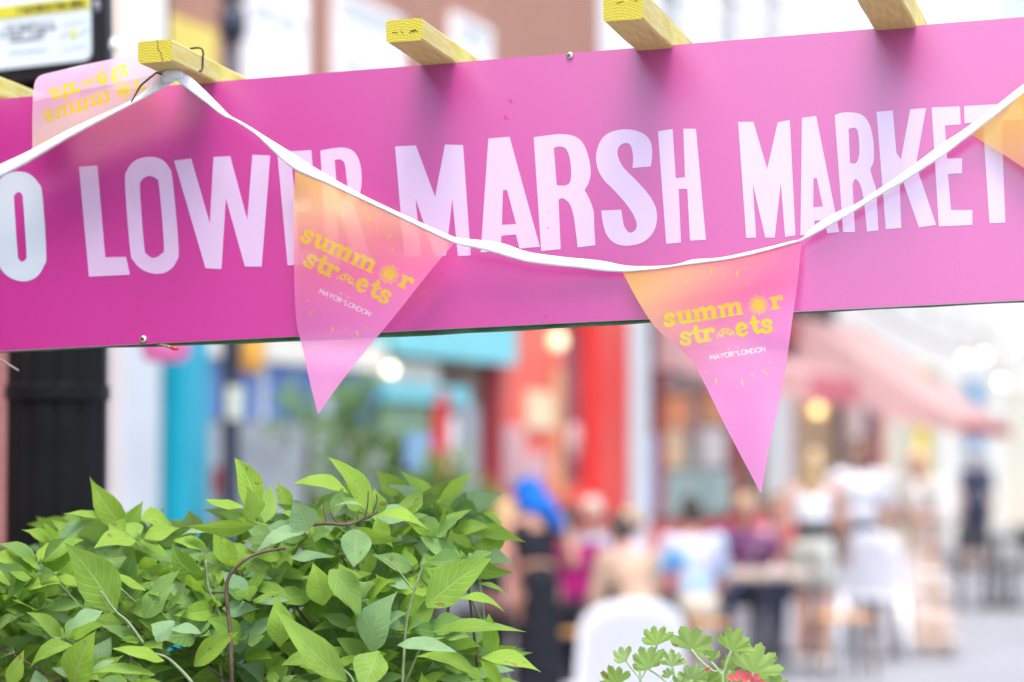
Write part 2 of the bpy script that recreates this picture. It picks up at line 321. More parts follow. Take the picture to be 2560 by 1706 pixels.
# dark lamp post in front of the brick terrace
pp = at_y(530 * K, 1142, 13.2); e = empty('lamp_post', (pp.x, pp.y, 0), 0, 'slim dark grey street post with a pale sticker in front of the turquoise shop', 'post')
m_navy = mat('navy_iron', (.02, .03, .055), .45, .5, .1, 5)
bm = bmesh.new(); lathe(bm, [(.12, 0), (.12, .5), (.09, .56), (.055, .62), (.05, 2.2), (.06, 2.22), (.06, 2.3), (.046, 2.32), (.042, 5.6)], 16); obj('shaft', bm, m_navy, e, True)
for z in (3.98, 4.2): 
    bm = bmesh.new(); lathe(bm, [(.05, -.09), (.075, -.08), (.075, .08), (.05, .09)], 16, Matrix.Translation((0, 0, z))); obj('clamp', bm, m_navy, e, True)
bm = bmesh.new(); box2(bm, (-.02, -.066, 1.80), (.075, -.05, 1.98), None, .006); obj('sticker', bm, mat('pale_green_sticker', (.42, .50, .42), .5), e)
# yellow lantern and pink lantern hung in the street
def lantern(x, y, w, h, Y, m, label):
    P = at_y(x * K, y * K, Y); e = empty('paper_lantern', P, 0, label, 'lantern', 'paper lanterns')
    bm = bmesh.new(); lathe(bm, [(w * .2, -h / 2), (w * .42, -h * .46), (w * .5, -h * .34), (w * .5, h * .34), (w * .42, h * .46), (w * .2, h / 2)], 20); obj('shade', bm, m, e, True)
    bm = bmesh.new(); tube(bm, [(0, 0, h / 2), (0, 0, h / 2 + 1.2)], .006, 6); obj('cord', bm, m_blk2, e)
lantern(571, 795, .19, .30, 13.4, mat('amber_paper', (.85, .50, .10), .7, .3, trans=.3), 'amber paper lantern hanging beside the slim dark post')
lantern(382, 770, .16, .18, 8.0, mat('pink_paper', (.85, .25, .55), .7, .3, trans=.3), 'pink paper lantern peeping out under the board in front of the turquoise pilaster')
# ------------------------------------------------------------------ black fluted lamp column and the sign on it
LYc = 4.35; pc = at_y(143, 1142, LYc); e = empty('lamp_column', (pc.x, pc.y, 0), 0, 'broad black fluted cast iron lamp column at the left edge', 'lamp column')
bm = bmesh.new(); NS = 12; SEG = NS * 8; rings = []
m_iron = mat('black_cast_iron', (.005, .006, .007), .55, .18, .4, 9, .3, 60)
def ring_r(z, k):
    base = .091 - .004 * z / 4
    return base - .005 * max(0, math.cos(2 * pi * k * NS / SEG)) ** 1.2
zs = [0, .5, 1.0, 1.5, 1.69, 1.70, 1.702, 1.725, 1.727, 1.73, 2.0, 2.3, 2.7, 3.4, 4.2]
for z in zs:
    rg = []
    for k in range(SEG):
        r = ring_r(z, k)
        if 1.7 < z < 1.728: r = .094
        a = 2 * pi * k / SEG + .1; rg.append(bm.verts.new((r * math.cos(a), r * math.sin(a), z)))
    rings.append(rg)
for a, c in zip(rings, rings[1:]):
    for k in range(SEG): bm.faces.new((a[k], a[(k + 1) % SEG], c[(k + 1) % SEG], c[k]))
bm.faces.new(rings[-1]); obj('shaft', bm, m_iron, e, False)
bm = bmesh.new(); lathe(bm, [(.17, 0), (.17, .25), (.15, .3), (.13, .7), (.11, .78), (.1, .82)], 24); obj('base', bm, m_iron, e, True)
bm = bmesh.new(); lathe(bm, [(.03, -.01), (.03, .004), (.018, .008)], 12, Matrix.Translation((.07, -.075, 1.41)) @ Matrix.Rotation(pi / 2, 4, 'X')); obj('boss', bm, m_iron, e, True)
# notice: plane found from its own lower right corner, yaw and roll
NP = at_y(228, 150, 4.12); yw, rl = math.radians(24), math.radians(1.5)
n0 = Vector((math.cos(yw), -math.sin(yw), 0)); NH = n0 * math.cos(rl) + v0 * math.sin(rl); NV = -n0 * math.sin(rl) + v0 * math.cos(rl); NN = NH.cross(NV)
nb = empty('notice_board', NP, 0, 'white notice with a yellow WATER IN THIS AREA band, framed in black', 'sign')
NM = Matrix(((NH.x, NV.x, NN.x, 0), (NH.y, NV.y, NN.y, 0), (NH.z, NV.z, NN.z, 0), (0, 0, 0, 1)))
def on_notice(x, y):
    r = ray(x, y); w = EYE + r * ((NP - EYE).dot(NN) / r.dot(NN)) - NP; return w.dot(NH), w.dot(NV)
def rrect(x0, y0, x1, y1, r, n=6):
    return [(cx + r * math.cos(a0 + pi / 2 * i / n), cy + r * math.sin(a0 + pi / 2 * i / n)) for cx, cy, a0 in ((x1 - r, y1 - r, 0), (x0 + r, y1 - r, pi / 2), (x0 + r, y0 + r, pi), (x1 - r, y0 + r, 3 * pi / 2)) for i in range(n + 1)]
def plate(loop, d0, d1):
    bm = bmesh.new(); f = bm.faces.new([bm.verts.new((x, y, d1)) for x, y in loop]); r = bmesh.ops.extrude_face_region(bm, geom=[f])
    for v in r['geom']:
        if isinstance(v, bmesh.types.BMVert): v.co.z = d0
    bmesh.ops.recalc_face_normals(bm, faces=bm.faces[:]); bm.transform(NM); return bm
NW, NHt = .46, .36
obj('frame', plate(rrect(-NW - .02, -.022, .030, NHt + .02, .02), -.022, -.003), m_blk2, nb)
obj('sheet', plate(rrect(-NW, 0, 0, NHt, .014), -.0025, .002), mat('notice_white', (.66, .76, .82), .4, .5), nb)
ya = on_notice(232, 22)[1]; yb_ = on_notice(232, -9)[1]
obj('yellow_band', plate([(-NW + .001, ya), (-.0005, ya), (-.0005, yb_), (-NW + .001, yb_)], .0022, .003), mat('notice_yellow', (.62, .60, .04), .45, .5), nb)
def strokes(segs, d, m, name):
    bm = bmesh.new()
    for (ax, ay), (bx, by), r in segs:
        t = Vector((bx - ax, by - ay)); L = t.length or 1e-6; t /= L; q = Vector((-t.y, t.x)) * r; t *= r * .8
        bm.faces.new([bm.verts.new((x, y, d)) for x, y in ((ax - t.x - q.x, ay - t.y - q.y), (bx + t.x - q.x, by + t.y - q.y), (bx + t.x + q.x, by + t.y + q.y), (ax - t.x + q.x, ay - t.y + q.y))])
        d += 2e-6
    bm.transform(NM); return obj(name, bm, m, nb)
def words(s, x1, y, h, r, gap=.24):
    wd_ = sum((GL[c][0] + gap) * h for c in s); x = x1 - wd_; out = []
    for c in s:
        for st in GL[c][1]:
            for p, q in zip(st, st[1:]): out.append(((x + p[0] * h, y + h - p[1] * h), (x + q[0] * h, y + h - q[1] * h), r))
        x += (GL[c][0] + gap) * h
    return out
hb = yb_ - ya
strokes(words('T WATER IN THIS AREA', -.008, ya + hb * .27, hb * .46, hb * .062, .16), .0034, mat('notice_black', (.03, .03, .02), .5), 'band_lettering')
m_ngrey = mat('notice_grey', (.16, .20, .22), .5)
seg = []
for (x0, x1, y) in ((18, 138, 66), (4, 146, 79), (6, 118, 91), (28, 114, 103)):       # small print, too far out of focus to read
    a, c = on_notice(x0, y + .11 * 50), on_notice(x1, y - 5); n = int((x1 - x0) / 5.5)
    for i in range(n):
        if random.random() < .16: continue
        t0, t1 = i / n, (i + .7) / n; P = lambda t: (a[0] + (c[0] - a[0]) * t, a[1] + (c[1] - a[1]) * t)
        seg.append((P(t0), (P(t0)[0], P(t0)[1] + .0055), .0011)); seg.append(((P(t0)[0], P(t0)[1] + ru(0, .005)), (P(t1)[0], P(t1)[1] + ru(0, .005)), .001))
strokes(seg, .0024, m_ngrey, 'small_print')
seg = []
a, c = on_notice(24, 138), on_notice(122, 128)
for i in range(22): t = i / 22; seg.append(((a[0] + (c[0] - a[0]) * t, a[1] + (c[1] - a[1]) * t + ru(0, .004)), (a[0] + (c[0] - a[0]) * (t + .03), a[1] + (c[1] - a[1]) * (t + .03) + ru(0, .004)), .0013))
strokes(seg, .0024, mat('notice_blue', (.25, .40, .55), .5), 'web_line')
cxn, cyn = on_notice(187, 84)
m_nb2 = mat('notice_pale_blue', (.46, .60, .82), .5); m_nb3 = mat('notice_faint_blue', (.55, .68, .82), .5)
obj('emblem_disc', plate([(cxn + .0075 * math.cos(2 * pi * i / 20), cyn + .0095 * math.sin(2 * pi * i / 20)) for i in range(20)], .0022, .003), mat('notice_emblem_yellow', (.62, .66, .22), .5), nb)
strokes([((cxn - .026, cyn - .004), (cxn - .012, cyn + .003), .0035), ((cxn + .012, cyn - .002), (cxn + .026, cyn + .004), .0035)], .0026, m_nb2, 'emblem_wings')
for q in (.018, -.026): strokes([((cxn - .022, cyn + q), (cxn + .022, cyn + q + .004), .004)], .0026, m_nb3, 'emblem_band')
# hinge and lock lugs at the edge of the notice
for x, y in ((240, 16), (280, 112)):
    a_, c_ = on_notice(x, y); bm = bmesh.new(); ball(bm, NM @ Vector((a_, c_, -.006)), (.008, .008, .013), 2); obj('lug', bm, mat('lug_white', (.7, .72, .72), .4) if x > 250 else mat('lug_grey', (.2, .22, .26), .4), nb, True)
# ================================================================== THE SIGN BOARD
def zc(ox, oy, sc): return lambda p: (ox + p[0] / sc, oy + p[1] / sc) + tuple(p[2:])
S = 1                                    # third value 1 = smooth point
R4, R2, R3 = zc(0, 350, 2.614), zc(700, 0, 2.613), zc(1500, 0, 2.22)
def outline(pts):
    out = []; N = len(pts)
    if all(len(p) > 2 for p in pts): return [(q.x, q.y) for q in catmull([(p[0], p[1], 0) for p in pts], 6, True)]
    k = next(i for i, p in enumerate(pts) if len(p) == 2); pts = pts[k:] + pts[:k]
    i = 0
    while i < N:
        run = [pts[i]]; i += 1
        while i < N and len(pts[i]) > 2: run.append(pts[i]); i += 1
        if len(run) == 1: out.append(run[0][:2]); continue
        seg = [(p[0], p[1], 0) for p in run] + [(*pts[i % N][:2], 0)]
        c = catmull(seg, 6); out += [(q.x, q.y) for q in c[:-1]]
    return out
LET = []
def letter(f, outer, *holes): LET.append([outline([f(p) for p in q]) for q in (outer,) + holes])
I = lambda p: p
letter(R4, [(130, 208, 1), (195, 225, 1), (250, 280, 1), (278, 360, 1), (303, 740, 1), (288, 825, 1), (235, 900, 1), (150, 926, 1), (60, 898, 1), (5, 840, 1), (-18, 760, 1), (-45, 390, 1), (-25, 300, 1), (15, 245, 1), (70, 216, 1)],
       [(122, 342, 1), (145, 358, 1), (152, 400, 1), (174, 740, 1), (168, 780, 1), (147, 796, 1), (124, 780, 1), (115, 730, 1), (93, 400, 1), (98, 360, 1)])
letter(R4, [(517, 177), (637, 168), (689, 768), (825, 765), (850, 882), (582, 895)])
letter(R4, [(975, 112, 1), (1050, 125, 1), (1106, 180, 1), (1130, 270, 1), (1168, 700, 1), (1154, 795, 1), (1105, 855, 1), (1030, 877, 1), (940, 855, 1), (875, 795, 1), (850, 710, 1), (818, 285, 1), (833, 195, 1), (890, 132, 1)],
       [(975, 237, 1), (1022, 255, 1), (1041, 310, 1), (1072, 690, 1), (1054, 745, 1), (1005, 772, 1), (965, 750, 1), (944, 700, 1), (916, 330, 1), (930, 262, 1)])
letter(R4, [(1138, 137), (1250, 122), (1372, 545), (1395, 113), (1505, 107), (1617, 523), (1650, 98), (1767, 103), (1711, 829), (1601, 829), (1477, 385), (1448, 845), (1344, 840)])
letter(R4, [(1812, 80), (2035, 68), (2044, 165), (1908, 172), (1930, 390), (2030, 385), (2037, 475), (1937, 480), (1958, 725), (2080, 718), (2088, 812), (1880, 822)])
letter(I, [(801, 377), (835, 371, 1), (862, 370, 1), (884, 379, 1), (899, 404, 1), (904.5, 445, 1), (900, 485, 1), (884, 510), (932, 656), (889, 659), (850, 540), (843, 540), (852, 662), (818, 664)],
       [(837, 401), (850, 399.5, 1), (861, 408, 1), (866, 440, 1), (869, 478, 1), (861, 500, 1), (846, 506)])
letter(I, [(988, 367), (1040, 364), (1088, 493), (1112.5, 362), (1158, 363.5), (1177, 639), (1145, 641), (1131, 498), (1115, 640), (1088, 641), (1039, 498), (1054, 641), (1011, 642)])
letter(I, [(1221, 347), (1274, 342.5), (1350, 618), (1299, 622), (1290, 587), (1254, 590), (1251, 628), (1202, 632)], [(1257.6, 476.5), (1267.6, 475.7), (1290.5, 560.6), (1255, 563)])
letter(I, [(1334.5, 343.7), (1370, 339, 1), (1404, 336, 1), (1438, 342, 1), (1459, 361, 1), (1472, 395, 1), (1477, 432, 1), (1472, 458, 1), (1461.6, 476), (1473, 497, 1), (1484, 528, 1), (1486, 570, 1), (1489, 614), (1444, 619), (1441, 590, 1), (1434, 540, 1), (1424, 510, 1), (1408, 497, 1), (1396.5, 500), (1402, 624), (1353, 628)],
       [(1385, 370.5), (1400, 367, 1), (1415, 373, 1), (1424, 394, 1), (1428, 428, 1), (1426, 453, 1), (1415, 464, 1), (1392, 464)])
letter(I, [(1581, 421), (1627.5, 416.7), (1630.6, 380, 1), (1624, 350, 1), (1601, 331, 1), (1563, 324, 1), (1527, 331, 1), (1504, 349, 1), (1491, 384, 1), (1494, 421, 1), (1510, 451, 1), (1534, 475, 1), (1559, 503, 1), (1581, 533, 1), (1592, 560, 1), (1588, 576, 1), (1574, 582, 1), (1561, 567, 1), (1556, 542, 1), (1553, 525), (1503.6, 527), (1507, 556, 1), (1518, 590, 1), (1540, 610, 1), (1572, 615, 1), (1608, 606, 1), (1633, 582, 1), (1642.5, 550, 1), (1639, 518, 1), (1621, 486, 1), (1590, 451, 1), (1558, 418, 1), (1544.5, 388, 1), (1547, 369, 1), (1558, 360, 1), (1571, 359, 1), (1579, 370, 1), (1583, 396, 1)])
letter(R3, [(322, 730), (403, 718), (421, 990), (472, 985), (463, 715), (533, 717), (588, 1333), (500, 1337), (485, 1050), (437, 1050), (450, 1347), (368, 1355)])
letter(R3, [(767, 678), (852, 678), (928, 940), (987, 680), (1054, 667), (1085, 1308), (1028, 1316), (1004, 1015), (970, 1320), (918, 1320), (848, 1020), (867, 1320), (812, 1322)])
letter(R3, [(1121, 655), (1200, 645), (1328, 1288), (1262, 1297), (1245, 1225), (1190, 1225), (1187, 1300), (1113, 1308)], [(1185, 993), (1203, 990), (1238, 1148), (1184, 1152)])
letter(R3, [(1303, 640), (1340, 628, 1), (1395, 625, 1), (1455, 640, 1), (1495, 690, 1), (1517, 780, 1), (1520, 860, 1), (1517, 905, 1), (1502, 940, 1), (1512, 985, 1), (1532, 1050, 1), (1538, 1140, 1), (1545, 1280), (1482, 1287), (1468, 1140, 1), (1452, 1050, 1), (1435, 1010, 1), (1415, 995, 1), (1402, 1025), (1416, 1290), (1350, 1290)],
       [(1380, 718), (1408, 711, 1), (1430, 728, 1), (1439, 800, 1), (1438, 865, 1), (1420, 907, 1), (1388, 905)])
letter(R3, [(1535, 622), (1625, 615), (1645, 850), (1670, 887), (1722, 608), (1810, 601), (1757, 895), (1768, 960), (1866, 1250), (1770, 1263), (1682, 1010), (1664, 1032), (1672, 1267), (1587, 1273)])
letter(R3, [(1841, 598), (1997, 592), (2002, 692), (1914, 698), (1927, 882), (2010, 880), (2008, 963), (1931, 967), (1948, 1167), (2067, 1167), (2067, 1250), (1881, 1258)])
letter(R3, [(2021, 590), (2345, 572), (2350, 665), (2228, 672), (2250, 1237), (2162, 1240), (2125, 679), (2024, 685)])
def poly_mesh(loops, name):
    cu = bpy.data.curves.new(name, 'CURVE'); cu.dimensions = '2D'; cu.fill_mode = 'BOTH'
    for lp in loops:
        sp = cu.splines.new('POLY'); sp.points.add(len(lp) - 1); sp.use_cyclic_u = True
        for p, q in zip(sp.points, lp): p.co = (q[0], q[1], 0, 1)
    t = bpy.data.objects.new('tmp', cu); COL.objects.link(t)
    dg = bpy.context.evaluated_depsgraph_get(); me = bpy.data.meshes.new_from_object(t.evaluated_get(dg))
    bpy.data.objects.remove(t); bpy.data.curves.remove(cu); me.name = name; me.materials.clear()
    return me
PINK = (.42, .013, .215)
m_pink = mat('printed_pink', PINK, .4, .6, .06, 520, .12, 900)
m_let = mat('printed_pale_pink', (.55, .40, .59), .4, .6, .02, 30, .12, 900)
m_wht = mat('printed_white', (.50, .58, .66), .4, .6, .02, 30, .12, 900)
for m_ in (m_pink, m_let, m_wht):       # glossy laminate over the print
    b_ = m_.node_tree.nodes['Principled BSDF']; b_.inputs['Coat Weight'].default_value = 1; b_.inputs['Coat IOR'].default_value = 2.05; b_.inputs['Coat Roughness'].default_value = .30
m_edge = mat('board_edge', (.75, .62, .66), .6)
m_green = mat('green_paint', (.035, .12, .05), .6, .4, .5, 25, .2, 90)
m_yel = mat('yellow_paint', (.56, .46, .085), .62, .35, .22, 30, .35, 240, stretch=(6, .6, 6), col2=(.66, .60, .27))
m_yend = mat('yellow_end_grain', (.40, .34, .035), .8, .2, .3, 260, .5, 420, col2=(.54, .49, .09))
n_, l_ = m_yend.node_tree.nodes, m_yend.node_tree.links          # growth rings and saw marks across the cut ends
tc_ = n_.new('ShaderNodeTexCoord'); mp_ = n_.new('ShaderNodeMapping'); mp_.inputs['Location'].default_value = (.03, 0, .035); l_.new(tc_.outputs['Object'], mp_.inputs[0])
wr = n_.new('ShaderNodeTexWave'); wr.wave_type = 'RINGS'; wr.rings_direction = 'Y'; wr.inputs['Scale'].default_value = 95; wr.inputs['Distortion'].default_value = 2.2; wr.inputs['Detail'].default_value = 3; wr.inputs['Detail Scale'].default_value = 1.5; l_.new(mp_.outputs[0], wr.inputs['Vector'])
rr_ = n_.new('ShaderNodeValToRGB'); rr_.color_ramp.elements[0].color = (.42, .36, .035, 1); rr_.color_ramp.elements[1].color = (.54, .48, .08, 1); rr_.color_ramp.elements[0].position = .1; l_.new(wr.outputs['Fac'], rr_.inputs[0])
l_.new(rr_.outputs[0], n_['Principled BSDF'].inputs['Base Color'])
m_dark = mat('crack_dark', (.03, .022, .008), .9)
m_screw = mat('screw_metal', (.75, .70, .55), .3, .5, metal=.9)
board = empty('market_sign', bloc(0, 0), 0, 'long bright pink signboard lettered LOWER MARSH MARKET in pale pink capitals', 'sign')
def B(parent): return Matrix.Translation(-BP)
bm = bmesh.new()
XL, XR, HB = -1.25, .98, .165
FR = Matrix(((BH.x, BV.x, BN.x, 0), (BH.y, BV.y, BN.y, 0), (BH.z, BV.z, BN.z, 0), (0, 0, 0, 1)))
FRW = Matrix.Translation(BP) @ FR
box2(bm, (XL, -HB, -.0045), (XR, HB, 0), FR)
panel = obj('panel', bm, [m_pink, m_edge], board)
for p in panel.data.polygons:
    if p.normal.dot(BN) < .9: p.material_index = 1
# green painted backing ply, a touch lower than the printed face and sagging in the middle
bm = bmesh.new(); N = 60; row = []
for i in range(N + 1):
    u = XL + .01 + (XR - XL - .02) * i / N
    d = .0045 * max(0, 1 - ((u + .13) / .42) ** 2) + .0004 * math.sin(i * 1.9)
    row.append([bm.verts.new(FR @ Vector(q)) for q in ((u, -HB + .004, -.0055), (u, -HB - d, -.0055), (u, -HB - d, -.016), (u, HB - .004, -.016), (u, HB - .004, -.0055))])
for a, b in zip(row, row[1:]):
    for k in range(5): bm.faces.new((a[k], b[k], b[(k + 1) % 5], a[(k + 1) % 5]))
bmesh.ops.recalc_face_normals(bm, faces=bm.faces[:])
obj('backing_board', bm, m_green, board)
for i, loops in enumerate(LET):
    L3 = []
    for lp in loops:
        q = []
        for x, y in lp:
            w = on_board(x, y) - BP; q.append((w.dot(BH), w.dot(BV)))
        L3.append(q)
    me = poly_mesh(L3, 'letter')
    for v in me.vertices: v.co = FR @ Vector((v.co.x, v.co.y, .0004))
    link('letter', me, m_wht if i == 0 else m_let, board)
for x, y, r in ((1425, 140, .0042), (359, 849, .0046)):
    w = on_board(x, y, 0) - BP; bm = bmesh.new()
    M = Matrix.Translation(w) @ FR
    lathe(bm, [(r * .5, -.003), (r * .55, .0012), (r, .0015), (r, .0022), (r * .8, .0031), (r * .25, .0034)], 16, M)
    s_ = obj('screw', bm, m_screw, board, True)
    bm = bmesh.new()
    for a in (.4, .4 + math.pi / 2): box(bm, (0, 0, .00345 + a * 1e-4), (r * 1.25, r * .32, .0003), M @ Matrix.Rotation(a, 4, 'Z'))
    obj('cross_recess', bm, m_dark, s_)
m_scar = mat('scuffed_pink', (.55, .03, .20), .5)
m_speck = mat('grey_speck', (.28, .2, .32), .7)
for x, y, sx, sy, a, mm in ((1276, 251, 6, 4, .6, m_scar), (1263, 292, 3.4, 6, .3, m_scar), (1269, 296, 4, 1.6, .9, m_scar), (1373, 532, 1.8, 1, .2, m_speck), (1370, 571, 1.4, 3, .3, m_scar), (1497, 460, 1.5, 1.2, 0, m_speck), (1134, 776, 1.3, 4, .2, m_scar), (514, 427, 1.2, 1.2, 0, m_let), (1364, 792, 7, 1.3, .9, m_scar), (1447, 535, 1, 2, 0, m_let)):
    bm = bmesh.new(); w = on_board(x, y) - BP; k = 2.9 / F
    vs = [bm.verts.new(w + BN * .0007 + (BH * math.cos(a) - BV * math.sin(a)) * (math.cos(t) * sx * k * ru(.75, 1.1)) + (BH * math.sin(a) + BV * math.cos(a)) * (math.sin(t) * sy * k * ru(.75, 1.1))) for t in [i * 2 * math.pi / 10 for i in range(10)]]
    bm.faces.new(vs); obj('scuff', bm, mm, board)
# ================================================================== TIMBER FRAME (pergola) behind and above the board
perg = empty('pergola', (0, 0, 0), 0, 'yellow painted timber pergola with batten ends jutting over the pink signboard', 'pergola')
bm = bmesh.new(); box2(bm, (XL - .8, HB - .06, -.066), (XR + .8, HB + .001, -.0175), FRW, .002)
obj('front_rail', bm, m_yel, perg)
bm = bmesh.new(); box2(bm, (XL - .8, HB - .05, -1.36), (XR + .8, HB - .001, -1.31), FRW, .002)
obj('rear_rail', bm, m_yel, perg)
for u in (XL - .75, XR + .75):
    for w_ in (-.042, -1.33):
        p = bloc(u, 0, w_); bm = bmesh.new(); box2(bm, (p.x - .035, p.y - .035, 0), (p.x + .035, p.y + .035, p.z + HB - .01), None, .003)
        obj('post', bm, m_yel, perg)
beam_dir = (-BN0 + Vector((0, 0, .022))).normalized()
rafters = []
Z1, Z2, Z3r = zc(0, 0, 2.941), zc(700, 0, 2.613), zc(1500, 0, 2.22)
spec = []      # front lower right corner (photo px), width, height, overhang
for (x, y), wd, hg, ov in (((-140, 185), .045, .0265, .10), (Z1((1265, 450)), .0445, .0268, .138), (Z2((930, 263)), .0445, .0266, .135), (Z3r((238, 105)), .046, .036, .165), ((2250, -13), .049, .036, .17)):
    P0 = on_board(x, y, ov)
    M = Matrix.Translation(P0) @ Matrix(((BH.x, beam_dir.x, BV.x, 0), (BH.y, beam_dir.y, BV.y, 0), (BH.z, beam_dir.z, BV.z, 0), (0, 0, 0, 1)))
    bm = bmesh.new(); ln = 1.5 + ru(0, .1)
    nseg = 30; rows = []
    for i in range(nseg + 1):
        yy = ln * i / nseg; wv = [ru(-.0006, .0006) for _ in range(4)]
        b_ = .0022
        prof = [(-wd + b_, 0), (-b_, 0), (0, b_), (0, hg - b_), (-b_, hg), (-wd + b_, hg), (-wd, hg - b_), (-wd, b_)]
        rows.append([bm.verts.new(Vector((px_ + (wv[0] if i else 0), yy, pz_ + (wv[1] if i else 0)))) for px_, pz_ in prof])
    for a, b in zip(rows, rows[1:]):
        for k in range(8): bm.faces.new((a[k], a[(k + 1) % 8], b[(k + 1) % 8], b[k]))
    e1 = bm.faces.new(rows[0][::-1]); bm.faces.new(rows[-1]); e1.material_index = 1
    bmesh.ops.recalc_face_normals(bm, faces=bm.faces[:])
    o = obj('rafter', bm, [m_yel, m_yend], perg); o.matrix_local = M; rafters.append((o, wd, hg, M))
# drying cracks and knots in the end grain
def crack(M, pts, w):
    bm = bmesh.new()
    for (a, b), (c, d) in zip(pts, pts[1:]):
        t = Vector((c - a, 0, d - b)).normalized(); n_ = Vector((-t.z, 0, t.x)) * w
        q = [Vector((a, -.0005, b)) - n_, Vector((c, -.0005, d)) - n_ * .8, Vector((c, -.0005, d)) + n_ * .8, Vector((a, -.0005, b)) + n_]
        bm.faces.new([bm.verts.new(M @ v) for v in q])
    return bm
wd, hg = .0445, .0268
o, wd, hg, M = rafters[1]
c_ = obj('end_crack', crack(Matrix(), [(-.0195, hg), (-.018, .022), (-.0185, .0165), (-.0145, .011), (-.0128, .004), (-.0115, 0)], .0004), m_dark, o)
o, wd, hg, M = rafters[2]
for pts in ([(-.037, .0115), (-.033, .0118), (-.030, .0105)], [(-.026, .013), (-.0235, .009)], [(-.016, .010), (-.010, .0125), (-.005, .0105)], [(-.014, .0125), (-.008, .0115)], [(-.012, .0095), (-.008, .014)]):
    obj('end_crack', crack(Matrix(), pts, .0004), m_dark, o)
o, wd, hg, M = rafters[3]
for pts in ([(-.010, .024), (-.004, .027)], [(-.012, .028), (-.006, .031)], [(-.009, .021), (-.005, .0225)], [(-.03, .020), (-.022, .0215)]):
    obj('end_crack', crack(Matrix(), pts, .0004), m_dark, o)
# black cable tie round the first full batten
o, wd, hg, M = rafters[1]
yb = .088; e = .0012
loop = [(-wd - e, yb, hg + e), (-wd / 2, yb - .001, hg + e * 1.4), (0 + e, yb - .002, hg + e), (e * 1.6, yb + .002, hg * .5), (e, yb, 0), (-.004, yb - .012, -e), (-wd * .55, yb - .022, -e * 1.6), (-wd - e, yb - .01, -e), (-wd - e * 1.5, yb - .004, hg * .5), (-wd - e, yb, hg + e)]
tie = empty('cable_tie', M @ Vector((-wd / 2, yb, -.001)), 0, 'thin black cable tie looped around the yellow batten end, its tail hanging loose', 'cable tie')
bm = bmesh.new(); tube(bm, [M @ Vector(p) - tie.location for p in catmull(loop, 5)], .00125, 6)
m_blk = mat('black_plastic', (.012, .014, .022), .35)
obj('tie_loop', bm, m_blk, tie, True)
tail = [on_board(*Z1(p), off) for p, off in (((1260, 562), .075), ((1200, 552), .082), ((1150, 535), .085), ((1090, 583), .088), ((1035, 630), .09), ((1000, 690), .09), ((965, 752), .088))]
bm = bmesh.new(); tube(bm, [p - tie.location for p in tail], [.0013] * 5 + [.0011, .0008], 6)
obj('tie_tail', bm, m_blk, tie, True)
# garden wire ends poking out under and beside the board
wire = empty('wire_end', on_board(400, 862, .005), 0, 'short green wire end with a red tip poking out under the pink signboard', 'wire')
bm = bmesh.new(); tube(bm, [on_board(x, y, o_) - wire.location for x, y, o_ in ((372, 852, -.02), (390, 861, -.008), (405, 863, 0), (418, 866, .004), (429, 869, .006))], [.0012, .0014, .0015, .0018, .0019], 7)
obj('wire', bm, mat('green_wire', (.16, .22, .10), .6), wire, True)
bm = bmesh.new(); tube(bm, [on_board(x, y, o_) - wire.location for x, y, o_ in ((428, 869, .006), (437, 871, .0065), (445, 872, .007))], [.0024, .0025, .0022], 8)
obj('tip', bm, mat('red_plastic', (.55, .05, .04), .45), wire, True)
bm = bmesh.new(); tube(bm, [on_board(x, y, o_) for x, y, o_ in ((-60, 868, .0), (0, 898, .01), (22, 912, .012), (46, 927, .014))], [.0014, .0014, .0013, .0017], 6)
tag(obj('cable_stub', bm, mat('grey_cable', (.2, .2, .18), .6), None, True), 'thin grey cable stub sticking out below the signboard in front of the black lamp column', 'cable')
# ================================================================== BUNTING
Z5, Z6, Z7 = zc(700, 380, 2.306), zc(1500, 560, 2.239), zc(1700, 300, 2.613)
def seg_sd(X, Y, a, b, ra, rb):
    ax, ay = a; bx, by = b; dx, dy = bx - ax, by - ay; L = dx * dx + dy * dy + 1e-12
    t = np.clip(((X - ax) * dx + (Y - ay) * dy) / L, 0, 1)
    return np.hypot(X - ax - t * dx, Y - ay - t * dy) - (ra + (rb - ra) * t)
class Print:
    def __init__(s): s.seg = []; s.cut = []
    def line(s, pts, r, cut=False):
        r = r if hasattr(r, '__len__') else [r] * len(pts)
        if len(pts) == 1: (s.cut if cut else s.seg).append((pts[0], pts[0], r[0], r[0]))
        for i in range(len(pts) - 1): (s.cut if cut else s.seg).append((pts[i], pts[i + 1], r[i], r[i + 1]))
    def sd(s, X, Y):
        f = np.full(X.shape, 9.0); c = np.full(X.shape, 9.0)
        for a in s.seg: f = np.minimum(f, seg_sd(X, Y, *a))
        for a in s.cut: c = np.minimum(c, seg_sd(X, Y, *a))
        return np.maximum(f, -c)
def sm(pts, n=4): return [(p.x, p.y) for p in catmull([(a, b, 0) for a, b in pts], n)]
